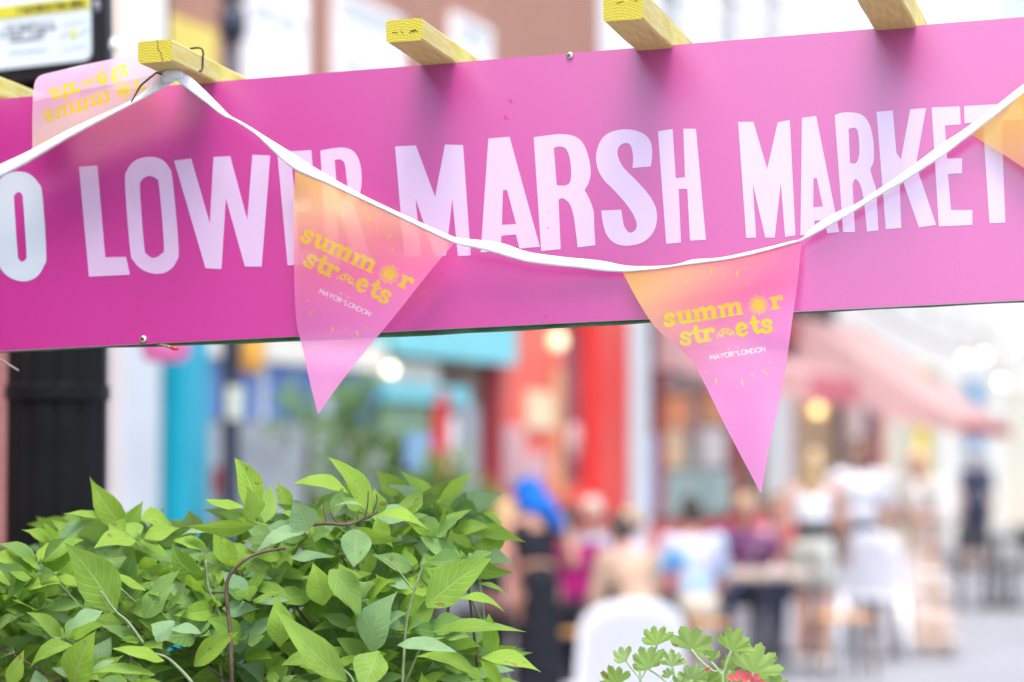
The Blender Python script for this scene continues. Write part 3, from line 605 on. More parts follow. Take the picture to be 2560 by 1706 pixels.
def logo():
    y, w = Print(), Print()
    def g_s(x, b, k=1):
        q = lambda P: [(x + a * k, b + c * k) for a, c in P]
        y.line(q(sm([(.84, .24), (.66, .10), (.40, .10), (.24, .26), (.34, .42), (.60, .54), (.80, .68), (.72, .88), (.46, .94), (.22, .88), (.14, .74)])), .135 * k)
        y.line(q([(.83, .26)]), [.155 * k]); y.line(q([(.17, .76)]), [.165 * k])
    def g_u(x, b):
        q = lambda P: [(x + a, b + c) for a, c in P]
        y.line(q([(.1, .1), (.32, .12)]), .1); y.line(q(sm([(.36, .14), (.36, .62), (.50, .86), (.74, .84), (.94, .66)])), [.18] * 9 + [.16, .14, .13, .12, .11, .1, .1, .1])
        y.line(q([(.98, .14), (.98, .84)]), .18); y.line(q([(.76, .1), (.98, .12)]), .1); y.line(q([(.98, .88), (1.22, .9)]), .1)
    def g_m(x, b):
        q = lambda P: [(x + a, b + c) for a, c in P]
        y.line(q([(.08, .12), (.34, .14)]), .1)
        for sx in (.34, .98, 1.64): y.line(q([(sx, .2), (sx, .84)]), .18); y.line(q([(sx - .2, .92), (sx + .22, .92)]), .085)
        for sx in (.34, .98): y.line(q(sm([(sx + .1, .34), (sx + .28, .14), (sx + .50, .10), (sx + .64, .26)])), [.09, .1, .11, .12, .13, .14, .15, .16, .17, .17, .17, .17, .17])
    def g_r(x, b):
        q = lambda P: [(x + a, b + c) for a, c in P]
        y.line(q([(.06, .12), (.34, .14)]), .1); y.line(q([(.34, .18), (.34, .84)]), .185); y.line(q([(.08, .92), (.62, .92)]), .09)
        y.line(q(sm([(.42, .38), (.58, .16), (.82, .12)])), [.09, .1, .11, .12, .13, .14, .15, .15, .16]); y.line(q([(.88, .2)]), [.19])
    def g_t(x, b):
        q = lambda P: [(x + a, b + c) for a, c in P]
        y.line(q([(.42, -.22), (.42, .7)]), .18); y.line(q(sm([(.42, .7), (.54, .90), (.76, .84)])), .15); y.line(q([(.1, .14), (.76, .12)]), .1)
        y.line(q([(.12, .12), (.42, -.2)]), .07)
    def g_e(x, b):
        q = lambda P: [(x + a, b + c) for a, c in P]
        y.line(q(sm([(.30, .50), (.80, .44), (.84, .26), (.66, .10), (.42, .10), (.22, .30), (.20, .58), (.34, .84), (.60, .93), (.88, .78)])), [.085] * 5 + [.11, .13, .13] + [.13] * 6 + [.17] * 15 + [.15] * 4 + [.1] * 4)
    b = -.5
    g_s(.0, b); g_u(1.02, b); g_m(2.3, b); g_m(4.28, b); g_r(8.35, b)
    cx, cy = 7.42, -.02                    # smiling sun for the second vowel
    y.line([(cx, cy)], [.46])
    for k in range(20):
        a = k * math.pi / 10; r1 = .84 if k % 2 else .74
        y.line([(cx + .57 * math.cos(a), cy + .57 * math.sin(a)), (cx + r1 * math.cos(a), cy + r1 * math.sin(a))], [.062, .03])
    y.line([(cx + .27 * math.cos(t), cy + .05 + .23 * math.sin(t)) for t in [.35 + i * .35 for i in range(8)]], .022, True)
    for s_ in (-1, 1): y.line([(cx + s_ * .16 + .07 * math.cos(t), cy - .08 - .07 * math.sin(t)) for t in [.3 + i * .42 for i in range(7)]], .02, True)
    b2 = 1.13; k = 1.06
    g_s(1.0, b2); g_t(1.98, b2); g_r(2.78, b2)
    ox, oy = 4.62, 2.02                    # half a citrus slice for the double vowel
    y.line([(ox + .66 * math.cos(t), oy - .66 * math.sin(t)) for t in [i * math.pi / 14 for i in range(15)]], .045)
    for i in range(4):
        t0 = (i + .5) * math.pi / 4
        y.line([(ox + .16 * math.cos(t0), oy - .06 - .14 * math.sin(t0)), (ox + .42 * math.cos(t0), oy - .04 - .42 * math.sin(t0))], [.02, .125])
    g_e(5.38, b2); g_t(6.5, b2 + .0); g_s(7.3, b2 + .02, 1.02)
    for (x, yy), ln in DASH:                # printed sunbeams round the logo
        a = math.atan2(yy - 1.0, x - 4.4); c, s_ = math.cos(a), math.sin(a); L = .34 if ln else .11
        y.line([(x - c * L, yy - s_ * L), (x, yy), (x + c * L, yy + s_ * L)], [.015, .065 if ln else .06, .015])
    text(w, 'MAYOR', 3.12, 3.2, .36, .042); text(w, 'OF', 4.98, 3.2, .17, .024); text(w, 'LONDON', 5.32, 3.2, .36, .042); text(w, 'BY THE', 4.6, 2.82, .2, .014)
    return y, w
def text(pr, s, x, y, h, r, gap=.2):
    for ch in s:
        wd_, st = GL[ch]
        for q in st: pr.line([(x + a * h, y + b * h) for a, b in q], r)
        x += (wd_ + gap) * h
    return x
_c25, _s25 = .9063, .4226
def _loc5(p): e_, n_ = p[0] * _c25 + p[1] * _s25, -p[0] * _s25 + p[1] * _c25; return ((e_ - 312) / 75, (n_ - 375) / 75)
DASH = [(_loc5(p), l) for p, l in (((308, 405), 0), ((363, 360), 1), ((433, 393), 0), ((513, 390), 1), ((562, 450), 0), ((632, 488), 1), ((648, 565), 0), ((162, 858), 0), ((182, 932), 1), ((250, 968), 0), ((303, 1025), 1), ((375, 1023), 0), ((447, 1050), 1), ((500, 1017), 0))]
LOGO = logo()
def clip(poly, k, keep_neg=True):
    # poly: list of tuples of floats; field index k; keeps the side where field < 0 (or > 0)
    out = []
    for i in range(len(poly)):
        a, b = poly[i], poly[(i + 1) % len(poly)]; fa, fb = a[k], b[k]
        ia, ib = (fa <= 0, fb <= 0) if keep_neg else (fa > 0, fb > 0)
        if ia: out.append(a)
        if ia != ib:
            t = fa / (fa - fb); out.append(tuple(p + (q - p) * t for p, q in zip(a, b)))
    return out
def poly_sd(X, Y, P):
    # signed distance to polygon, negative inside
    d = np.full(X.shape, 1e9); ins = np.zeros(X.shape, bool)
    for (ax, ay), (bx, by) in zip(P, P[1:] + P[:1]):
        d = np.minimum(d, seg_sd(X, Y, (ax, ay), (bx, by), 0, 0))
        c = ((ay > Y) != (by > Y)) & (X < (bx - ax) * (Y - ay) / ((by - ay) or 1e-9) + ax); ins ^= c
    return np.where(ins, -d, d)
# woven polyester: printed colour runs from amber at the first corner to pink, light passes through
def cloth_mat(name, ramp, const=None):
    m = bpy.data.materials.new(name); m.use_nodes = True; n, l = m.node_tree.nodes, m.node_tree.links
    b = n['Principled BSDF']; b.inputs['Roughness'].default_value = .8; b.inputs['Specular IOR Level'].default_value = .2
    uv = n.new('ShaderNodeUVMap'); uv.uv_map = 'print'; sx = n.new('ShaderNodeSeparateXYZ'); l.new(uv.outputs[0], sx.inputs[0])
    rp = n.new('ShaderNodeValToRGB'); cr = rp.color_ramp; l.new(sx.outputs[0], rp.inputs[0])
    while len(cr.elements) < len(ramp): cr.elements.new(.5)
    for e_, (p_, c_) in zip(cr.elements, ramp): e_.position = p_; e_.color = (*c_, 1)
    src = rp.outputs[0]
    tc = n.new('ShaderNodeTexCoord')
    wv = n.new('ShaderNodeTexWave'); wv.inputs['Scale'].default_value = 260; wv.inputs['Distortion'].default_value = .6; l.new(tc.outputs['Object'], wv.inputs['Vector'])
    bu = n.new('ShaderNodeBump'); bu.inputs['Strength'].default_value = .25; bu.inputs['Distance'].default_value = .0006; l.new(wv.outputs['Color'], bu.inputs['Height']); l.new(bu.outputs[0], b.inputs['Normal'])
    mm = n.new('ShaderNodeMixRGB'); mm.blend_type = 'MULTIPLY'; mm.inputs[0].default_value = .10; l.new(src, mm.inputs[1]); l.new(wv.outputs['Color'], mm.inputs[2]); src = mm.outputs[0]
    l.new(src, b.inputs['Base Color'])
    t = n.new('ShaderNodeBsdfTranslucent'); l.new(src, t.inputs[0])
    tr = n.new('ShaderNodeBsdfTransparent')
    mx = n.new('ShaderNodeMixShader'); mx.inputs[0].default_value = .58; l.new(b.outputs[0], mx.inputs[1]); l.new(t.outputs[0], mx.inputs[2])
    m2 = n.new('ShaderNodeMixShader'); m2.inputs[0].default_value = .19; l.new(mx.outputs[0], m2.inputs[1]); l.new(tr.outputs[0], m2.inputs[2])
    l.new(m2.outputs[0], n['Material Output'].inputs[0]); return m
RAMP = [(0, (.88, .72, .13)), (.25, (.92, .66, .32)), (.48, (.94, .42, .40)), (.68, (.93, .31, .52)), (1, (.95, .34, .74))]
m_cl = cloth_mat('pennant_cloth', RAMP)
m_cy = cloth_mat('pennant_yellow_print', [(0, (.90, .80, .06)), (1, (.90, .80, .06))])
m_cw = cloth_mat('pennant_white_print', [(0, (.9, .88, .92)), (1, (.9, .88, .92))])
m_clb = cloth_mat('pennant_reverse', [(0, (.88, .74, .52)), (.3, (.86, .72, .66)), (.6, (.88, .62, .74)), (1, (.90, .58, .86))])
m_tape = mat('white_tape', (.80, .83, .84), .78, .2, .09, 55, .6, 700, trans=.2)
bunt = empty('bunting', on_board(1280, 620, .03), 0, 'string of orange to pink triangular pennants sewn on white tape across the signboard', 'bunting')
BO = bunt.location.copy()
# white sewn tape with its twists
TOP = [(-60, 440), (0, 411), (58, 384), (82, 372), (184, 318), (326, 252), (401, 197), (428, 186)]
BOT = [(-60, 474), (0, 444), (54, 416.5), (80, 401), (170, 347), (272, 292), (340, 257), (408, 221), (440, 202)]
TOP2 = [(436, 182), (467, 187), (507, 221), (544, 258), (575, 289), (612, 309), (666, 343), (726, 380), (800, 427), (904, 486), (1004, 534), (1069, 564), (1134, 592), (1153, 596), (1251, 607), (1316, 629), (1404, 642), (1500, 651.5), (1576, 665), (1679, 663), (1732, 649), (1804, 643.5), (1902, 622), (1982, 602), (2004, 597), (2033, 566), (2086.5, 533), (2140, 509), (2197.5, 472), (2274, 419), (2358, 357), (2412, 322), (2491, 263.5), (2560, 209.5), (2680, 118), (2800, 20)]
BOT2 = [(428, 191), (456, 214), (510, 255), (558, 291), (580, 299), (612, 318), (643, 340), (680, 377), (737, 425.5), (821, 462), (917, 506), (1004, 547), (1134, 608), (1180, 619), (1229, 631), (1322, 657), (1447, 671), (1500, 678), (1558, 681), (1632, 675), (1679, 668), (1741, 660), (1822, 649), (1902, 631.5), (1982, 609), (2009, 600), (2063.5, 572), (2132, 531.5), (2197.5, 491), (2251, 461), (2305, 426), (2370, 382), (2424, 340), (2560, 235), (2680, 146), (2800, 46)]
def toff(x, y):
    if x < 440: return .055 + .03 * max(0, x / 440)
    if x < 1000: return .085 - .063 * min(1, (x - 440) / 420) ** .8 + (.018 * max(0, (x - 760) / 240))
    if x < 1136: return .04 - .004 * (x - 1000) / 136
    return max(.014, .036 - .022 * min(1, (x - 1136) / 400)) + .008 * max(0, (x - 1700) / 800)
def tape_y(x):
    P = BOT if x < 432 else BOT2
    xs = [p[0] for p in P]; return float(np.interp(x, xs, [p[1] for p in P]))
def hung(own):
    # leaves the tape at the tape's own distance, then goes its own way
    def f(x, y):
        w = min(1, abs(y - tape_y(x)) / 90); w = w * w * (3 - 2 * w)
        return toff(x, y) * (1 - w) + own(x, y) * w
    return f
def pennant(poly, local, off, step=2.2, logo_on=True, grad=None, cm=None):
    xs = [p[0] for p in poly]; ys = [p[1] for p in poly]
    X, Y = np.meshgrid(np.arange(min(xs) - 3, max(xs) + 4, step), np.arange(min(ys) - 3, max(ys) + 4, step))
    fo = poly_sd(X, Y, poly)
    LX, LY = local(X, Y)
    fy = LOGO[0].sd(LX, LY) if logo_on else np.full(X.shape, 9.0)
    fw = LOGO[1].sd(LX, LY) if logo_on else np.full(X.shape, 9.0)
    G = np.clip((LX + 2.4) / 13 * .5 + (LY + 4.2) / 9 * .72, 0, 1) if grad is None else grad(LX, LY)
    bm = bmesh.new(); uvl = bm.loops.layers.uv.new('print'); cache = {}
    def vert(p):
        key = (round(p[0], 3), round(p[1], 3))
        if key not in cache: cache[key] = bm.verts.new(on_board(p[0], p[1], off(p[0], p[1])) - BO)
        return cache[key]
    def face(poly_, mi):
        vs = []
        for p in poly_:
            v = vert(p)
            if v not in vs: vs.append(v)
        if len(vs) < 3: return
        try: f = bm.faces.new(vs)
        except ValueError: return
        f.material_index = mi; f.smooth = True
        uvs = {}
        for p in poly_: uvs[vert(p)] = p[5]
        for lp in f.loops: lp[uvl].uv = (uvs[lp.vert], .5)
    ny, nx = X.shape
    D = np.stack([X, Y, fo, fy, fw, G], -1).tolist()
    for j in range(ny - 1):
        r0, r1 = D[j], D[j + 1]
        for i in range(nx - 1):
            c = [tuple(r0[i]), tuple(r0[i + 1]), tuple(r1[i + 1]), tuple(r1[i])]
            if min(p[2] for p in c) > 0: continue
            if max(p[2] for p in c) > 0:
                c = clip(c, 2)
                if len(c) < 3: continue
            lo, hi = min(p[3] for p in c), max(p[3] for p in c)
            if hi <= 0: face(c, 1); continue
            if lo <= 0:
                a = clip(c, 3)
                if len(a) > 2: face(a, 1)
                c = clip(c, 3, False)
                if len(c) < 3: continue
            lo, hi = min(p[4] for p in c), max(p[4] for p in c)
            if hi <= 0: face(c, 2); continue
            if lo <= 0:
                a = clip(c, 4)
                if len(a) > 2: face(a, 2)
                c = clip(c, 4, False)
                if len(c) < 3: continue
            face(c, 0)
    o = obj('pennant', bm, [cm or m_cl, m_cy, m_cw], bunt)
    return o
def smooth_side(pts): return [(q.x, q.y) for q in catmull([(a, b, 0) for a, b in pts], 4)]
# second flag: left of centre
Lp = smooth_side([Z5(p) for p in ((88, 98), (80, 250), (80, 400), (81, 700), (95, 980), (130, 1130), (170, 1320), (218, 1510))])
Rp = smooth_side([Z5(p) for p in ((222, 1510), (350, 1330), (500, 1140), (650, 960), (800, 770), (930, 610), (1003, 528))])
Tp = [Z5(p) for p in ((860, 455), (700, 375), (500, 282), (280, 182))]
def loc2(X, Y):
    zx, zy = (X - 700) * 2.306, (Y - 380) * 2.306
    return (zx * _c25 + zy * _s25 - 312) / 75, (-zx * _s25 + zy * _c25 - 375) / 75
def off2(x, y):
    u, v = (x - 740) / 400, (y - 430) / 600
    return .022 + .026 * max(0, u) + .006 * math.sin(v * 7 + u * 3) - .008 * math.exp(-((v - .72) / .12) ** 2) + .02 * max(0, v - .75)
f2 = pennant(Lp + Rp + Tp, loc2, hung(off2))
f2['label'] = 'pennant hanging over the gap between the words, tip towards the left'
# third flag: right of centre
Lp = smooth_side([Z6(p) for p in ((122, 262), (200, 410), (290, 555), (360, 625), (450, 700), (520, 775), (600, 925), (700, 1130), (800, 1320), (899, 1508))])
Rp = smooth_side([Z6(p) for p in ((903, 1508), (950, 1250), (1000, 1020), (1040, 800), (1082, 500), (1110, 290), (1128, 90))])
Tp = [Z6(p) for p in ((1000, 122), (900, 150), (720, 190), (520, 215), (400, 232))]
a3 = math.radians(-9); c3, s3 = math.cos(a3), math.sin(a3)
def loc3(X, Y):
    zx, zy = (X - 1500) * 2.239 - 352, (Y - 560) * 2.239 - 541
    e_, n_ = zx * c3 + zy * s3, -zx * s3 + zy * c3
    return e_ / 72.8, n_ / 72.8
def off3(x, y):
    u, v = (x - 1556) / 450, (y - 640) / 590
    return .014 + .012 * max(0, u) + .005 * math.sin(v * 6 + u * 4) + .007 * math.exp(-((v - .35) / .14) ** 2) + .03 * max(0, v - .4)
pennant(Lp + Rp + Tp, loc3, hung(off3), grad=lambda X, Y: np.clip((X + 3.0) / 13 * .62 + (Y + 3.9) / 9 * .66, 0, 1))
# first flag: blown up over the top of the board, seen from its back
poly1 = smooth_side([(58, 404), (79, 380), (80.5, 300), (82, 250), (85, 215), (92, 197), (104, 188), (130, 181)]) + [(200, 164), (270, 150), (345, 135), (400, 148), (428, 188), (401, 203), (326, 254), (184, 322)]
base1 = [(58, 416), (80, 402), (170, 349), (292, 283)]
poly1 = [(58, 417)] + poly1[1:] + [(320, 268), (272, 294), (170, 349), (80, 403)]
a1 = math.radians(-19); c1, s1 = math.cos(a1), math.sin(a1)
def loc1(X, Y):
    # mirrored: local y runs upwards because the flag has flipped over
    zx, zy = X - 106, Y - 296
    e_, n_ = zx * c1 + zy * s1, -(-zx * s1 + zy * c1)
    sk = -.08
    return (e_ + sk * n_) / 28.5 - .1, n_ / 28.5 + .0
def off1(x, y):
    top = 188 - (x - 104) * .22; d = max(0, y - top)
    t = min(1, d / 60)
    return .046 * t ** .6 - .012 * (1 - t) + .01 + .03 * max(0, (x - 200) / 230) * t
f1 = pennant(poly1, loc1, hung(off1), grad=lambda X, Y: np.clip((Y + 2.5) / 6.0, 0, 1), cm=m_clb)
# fourth flag: enters at the right edge
poly4 = [(2424, 334), (2500, 381), (2560, 420), (2640, 478), (2740, 560), (2790, 610), (2810, 480), (2815, 300), (2800, 70), (2700, 140), (2560, 232), (2490, 285)]
pennant(poly4, lambda X, Y: ((X - 2424) / 32.0 - 2.4, (Y - 336) / 32.0 - 4.2), lambda x, y: .02 + .006 * math.sin(x / 40), 6, False)
def resample(P, n):
    P = [(p.x, p.y) for p in catmull([(a, b, 0) for a, b in P], 5)]
    d = [0]
    for a, b in zip(P, P[1:]): d.append(d[-1] + math.hypot(b[0] - a[0], b[1] - a[1]))
    out = []; j = 0
    for i in range(n):
        t = d[-1] * i / (n - 1)
        while j < len(d) - 2 and d[j + 1] < t: j += 1
        k = (t - d[j]) / max(1e-9, d[j + 1] - d[j]); out.append((P[j][0] + (P[j + 1][0] - P[j][0]) * k, P[j][1] + (P[j + 1][1] - P[j][1]) * k))
    return out
def match(T, B_, n):
    # pair each top point with the bottom point reached at the same x-share between shared keys
    return resample(T, n), resample(B_, n)
def tape(T, B_, n, off):
    a, b = match(T, B_, n); bm = bmesh.new(); rows = []
    for (x0, y0), (x1, y1) in zip(a, b):
        r = []
        for k in range(6):
            t = k / 5; x, y = x0 + (x1 - x0) * t, y0 + (y1 - y0) * t
            r.append(bm.verts.new(on_board(x, y, off(x, y) + .0006 * math.sin(pi * t) + .0008 + (.0007 if k == 4 else 0)) - BO))
        for k in range(5, -1, -1):
            t = k / 5; x, y = x0 + (x1 - x0) * t, y0 + (y1 - y0) * t
            r.append(bm.verts.new(on_board(x, y, off(x, y) - .0008) - BO))
        rows.append(r)
    for p, q in zip(rows, rows[1:]):
        for k in range(12): bm.faces.new((p[k], q[k], q[(k + 1) % 12], p[(k + 1) % 12]))
    bm.faces.new(rows[0]); bm.faces.new(rows[-1][::-1])
    bmesh.ops.recalc_face_normals(bm, faces=bm.faces[:])
    return obj('tape', bm, m_tape, bunt, True)
tape(TOP, BOT, 50, toff); tape(TOP2, BOT2, 220, toff)
# knot of tape tied under the batten
bm = bmesh.new()
for p, r in (((432, 186), (.013, .006, .007)), ((420, 196), (.010, .005, .006))):
    ball(bm, on_board(*p, .088) - BO, r, 3)
obj('tape_knot', bm, m_tape, bunt, True)
# ================================================================== PLANTS
def leaf_mat(name, bright, dark, blue, trans=.42):
    m = bpy.data.materials.new(name); m.use_nodes = True; n, l = m.node_tree.nodes, m.node_tree.links
    b = n['Principled BSDF']; b.inputs['Roughness'].default_value = .62; b.inputs['Specular IOR Level'].default_value = .28
    at = n.new('ShaderNodeAttribute'); at.attribute_name = 'tint'; sp = n.new('ShaderNodeSeparateColor'); l.new(at.outputs['Color'], sp.inputs[0])
    def mix(a, c, f, t='MIX'):
        x = n.new('ShaderNodeMixRGB'); x.blend_type = t
        for sock, v in ((x.inputs[1], a), (x.inputs[2], c), (x.inputs[0], f)):
            if hasattr(v, 'links'): l.new(v, sock)
            elif isinstance(v, tuple): sock.default_value = (*v, 1)
            else: sock.default_value = v
        return x.outputs[0]
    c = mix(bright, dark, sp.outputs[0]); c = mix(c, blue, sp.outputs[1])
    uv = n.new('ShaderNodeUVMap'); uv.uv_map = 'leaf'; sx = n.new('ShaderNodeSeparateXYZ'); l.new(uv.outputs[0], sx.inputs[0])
    def M(op, a, b_=None, c_=None):
        x = n.new('ShaderNodeMath'); x.operation = op
        for i, v in enumerate((a, b_, c_)):
            if v is None: continue
            if hasattr(v, 'links'): l.new(v, x.inputs[i])
            else: x.inputs[i].default_value = v
        return x.outputs[0]
    au = M('ABSOLUTE', M('SUBTRACT', sx.outputs[0], .5))
    ph = M('FRACT', M('MULTIPLY', M('SUBTRACT', sx.outputs[1], M('MULTIPLY', au, .55)), 8.0))
    vein = M('SUBTRACT', 1, M('MINIMUM', M('MULTIPLY', M('ABSOLUTE', M('SUBTRACT', ph, .5)), 7.0), 1))
    mid = M('SUBTRACT', 1, M('MINIMUM', M('MULTIPLY', au, 26.0), 1))
    vv = M('MAXIMUM', M('MULTIPLY', vein, .5), mid)
    pale = mix(c, (.42, .52, .22), M('MULTIPLY', vv, .7))
    no = n.new('ShaderNodeTexNoise'); no.inputs['Scale'].default_value = 45; tc = n.new('ShaderNodeTexCoord'); l.new(tc.outputs['Object'], no.inputs['Vector'])
    mot = mix(pale, (.5, .5, .5), .22, 'OVERLAY'); x = mot.node; l.new(no.outputs[0], x.inputs[2])
    n2 = n.new('ShaderNodeTexNoise'); n2.inputs['Scale'].default_value = 70; n2.inputs['Detail'].default_value = 2; l.new(tc.outputs['Object'], n2.inputs['Vector'])
    br = M('MULTIPLY', M('GREATER_THAN', n2.outputs[0], .70), .7)          # dried brown flecks
    mot = mix(mot, (.22, .13, .05), br)
    l.new(mot, b.inputs['Base Color'])
    bu = n.new('ShaderNodeBump'); bu.inputs['Strength'].default_value = .5; bu.inputs['Distance'].default_value = .0015; bu.invert = True
    l.new(M('ADD', vv, M('MULTIPLY', no.outputs[0], .4)), bu.inputs['Height']); l.new(bu.outputs[0], b.inputs['Normal'])
    t = n.new('ShaderNodeBsdfTranslucent'); tt = mix(mot, (.9, 1, .25), .35, 'MULTIPLY'); l.new(mix(tt, (.35, .52, .03), .35), t.inputs[0])
    ms = n.new('ShaderNodeMixShader'); ms.inputs[0].default_value = trans
    l.new(b.outputs[0], ms.inputs[1]); l.new(t.outputs[0], ms.inputs[2]); l.new(ms.outputs[0], n['Material Output'].inputs[0]); return m
m_leaf = leaf_mat('shrub_leaf', (.25, .44, .05), (.11, .25, .04), (.24, .42, .25), .45)  # third colour: glaucous green, part of it sky reflection put into the colour
m_ger = leaf_mat('geranium_leaf', (.30, .48, .10), (.20, .37, .07), (.38, .52, .26), .42)
m_stem = mat('green_stem', (.20, .26, .13), .6, .4, .3, 60, .4, 200)
m_wood = mat('brown_stem', (.10, .07, .05), .7, .3, .4, 60, .8, 160)
WP = [(0, .10), (.06, .32), (.14, .62), (.24, .88), (.34, 1.0), (.46, .98), (.58, .84), (.70, .62), (.82, .37), (.92, .16), (1, .0)]
class Leaves:
    def __init__(s):
        s.bm = bmesh.new(); s.uv = s.bm.loops.layers.uv.new('leaf'); s.col = s.bm.loops.layers.float_color.new('tint')
    def leaf(s, base, tip, width, nrm, tint, bend=.12, fold=.16, twist=.0, wave=.0):
        ax = tip - base; L = ax.length; t = ax / L
        n_ = (nrm - t * nrm.dot(t)).normalized(); sd = t.cross(n_)
        rows = []; sh = ru(.8, 1.5); side = ru(-.09, .09) * L; curl = ru(-.22, .08); ph = ru(0, 6)
        for v, w in WP:
            tw = twist * (v - .3); s2 = sd * math.cos(tw) + n_ * math.sin(tw); n2 = n_ * math.cos(tw) - sd * math.sin(tw)
            c = base + t * (L * v) + n_ * (bend * L * (4 * v * (1 - v)) + curl * L * max(0, v - .55) ** 1.5) + sd * (side * 4 * v * (1 - v))
            hw = width * .5 * w ** sh
            rows.append([s.bm.verts.new(c + s2 * (hw * k) + n2 * (hw * fold * (abs(k) * 1.0 if abs(k) > .6 else abs(k) * 1.15) + wave * hw * math.sin(v * 14 + ph + k) * abs(k))) for k in (-1, -.5, 0, .5, 1)])
        for i in range(len(WP) - 1):
            for k in range(4):
                vs = (rows[i][k], rows[i][k + 1], rows[i + 1][k + 1], rows[i + 1][k])
                f = s.bm.faces.new(vs); f.smooth = True
                us = [(k * .25, WP[i][0]), ((k + 1) * .25, WP[i][0]), ((k + 1) * .25, WP[i + 1][0]), (k * .25, WP[i + 1][0])]
                for lp, q in zip(f.loops, us): lp[s.uv].uv = q; lp[s.col] = (*tint, 1)
    def fan(s, base, dirv, nrm, R, half, lobes, tint, cup=.25, ruffle=.06):
        # scalloped, lobed geranium blade
        t = dirv.normalized(); n_ = (nrm - t * nrm.dot(t)).normalized(); sd = t.cross(n_); NA, NR = 64, 7
        c0 = s.bm.verts.new(base); prev = None; ph = ru(0, 6)
        rings = []
        for j in range(1, NR + 1):
            r = j / NR; ring = []
            for i in range(NA + 1):
                a = -half + 2 * half * i / NA; q = (i / NA) * lobes
                edge = 1 - .24 * abs(math.cos(pi * q)) ** 5 - .075 * abs(math.cos(pi * q * 3 + .4)) ** 1.5 - .018 * (i % 2)
                edge *= 1 - .14 * (abs(a) / half) ** 2 + .06 * math.sin(q * 2.1 + ph)
                rr = R * r * (1 + (edge - 1) * r ** 1.6)
                z = cup * R * r * r * (abs(a) / half) ** 1.5 + ruffle * R * r * r * math.sin(q * 2 * pi + ph)
                ring.append(s.bm.verts.new(base + t * (rr * math.cos(a)) + sd * (rr * math.sin(a)) + n_ * z))
            rings.append(ring)
        def F(vs, uvs):
            f = s.bm.faces.new(vs); f.smooth = True
            for lp, q in zip(f.loops, uvs): lp[s.uv].uv = q; lp[s.col] = (*tint, 1)
        U = lambda i: .5 + .5 * abs(((i / NA * lobes) % 1) - .5) * 2
        for i in range(NA): F((c0, rings[0][i + 1], rings[0][i]), ((U(i), 0), (U(i + 1), .1), (U(i), .1)))
        for j in range(NR - 1):
            for i in range(NA):
                F((rings[j][i], rings[j][i + 1], rings[j + 1][i + 1], rings[j + 1][i]), ((U(i), j / NR), (U(i + 1), j / NR), (U(i + 1), (j + 1) / NR), (U(i), (j + 1) / NR)))
BACK = Vector((0, -1, 0))
ZA, ZB = zc(0, 1100, 2.5875), zc(600, 1100, 2.5875)
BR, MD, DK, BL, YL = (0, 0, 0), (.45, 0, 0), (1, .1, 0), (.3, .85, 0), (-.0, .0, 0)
MB_ = (.5, .35, 0)
shrub = empty('leafy_shrub', at_y(560, 2300, 2.95), 0, 'bushy green shrub of pointed leaves in the lower left, under the signboard', 'shrub')
SO = shrub.location.copy()
lv = Leaves()
k_px = 1 / 2.5875
def hero(z, tip, base, w, tint, Y=2.9, dt=0.0, tilt=None, bend=.10, fold=.14, twist=0.0, wave=.07):
    b, t = z(base), z(tip)
    Pb, Pt = at_y(*b, Y), at_y(*t, Y + dt)
    n_ = ((tilt or Vector((ru(-.35, .35), -1, ru(.1, .6)))) + Vector((ru(-.3, .3), 0, ru(-.2, .3)))).normalized(); bend = ru(-.06, .16); fold = ru(.12, .38); twist = ru(-.5, .5)
    lv.leaf(Pb - SO, Pt - SO, w * k_px * Y / F, n_, tint, bend, fold, twist, wave)
UPN = Vector((0, -.55, .85)); DNN = Vector((0, -.8, -.6)); LFT = Vector((-.7, -.8, .2)); RGTN = Vector((.7, -.8, .2))
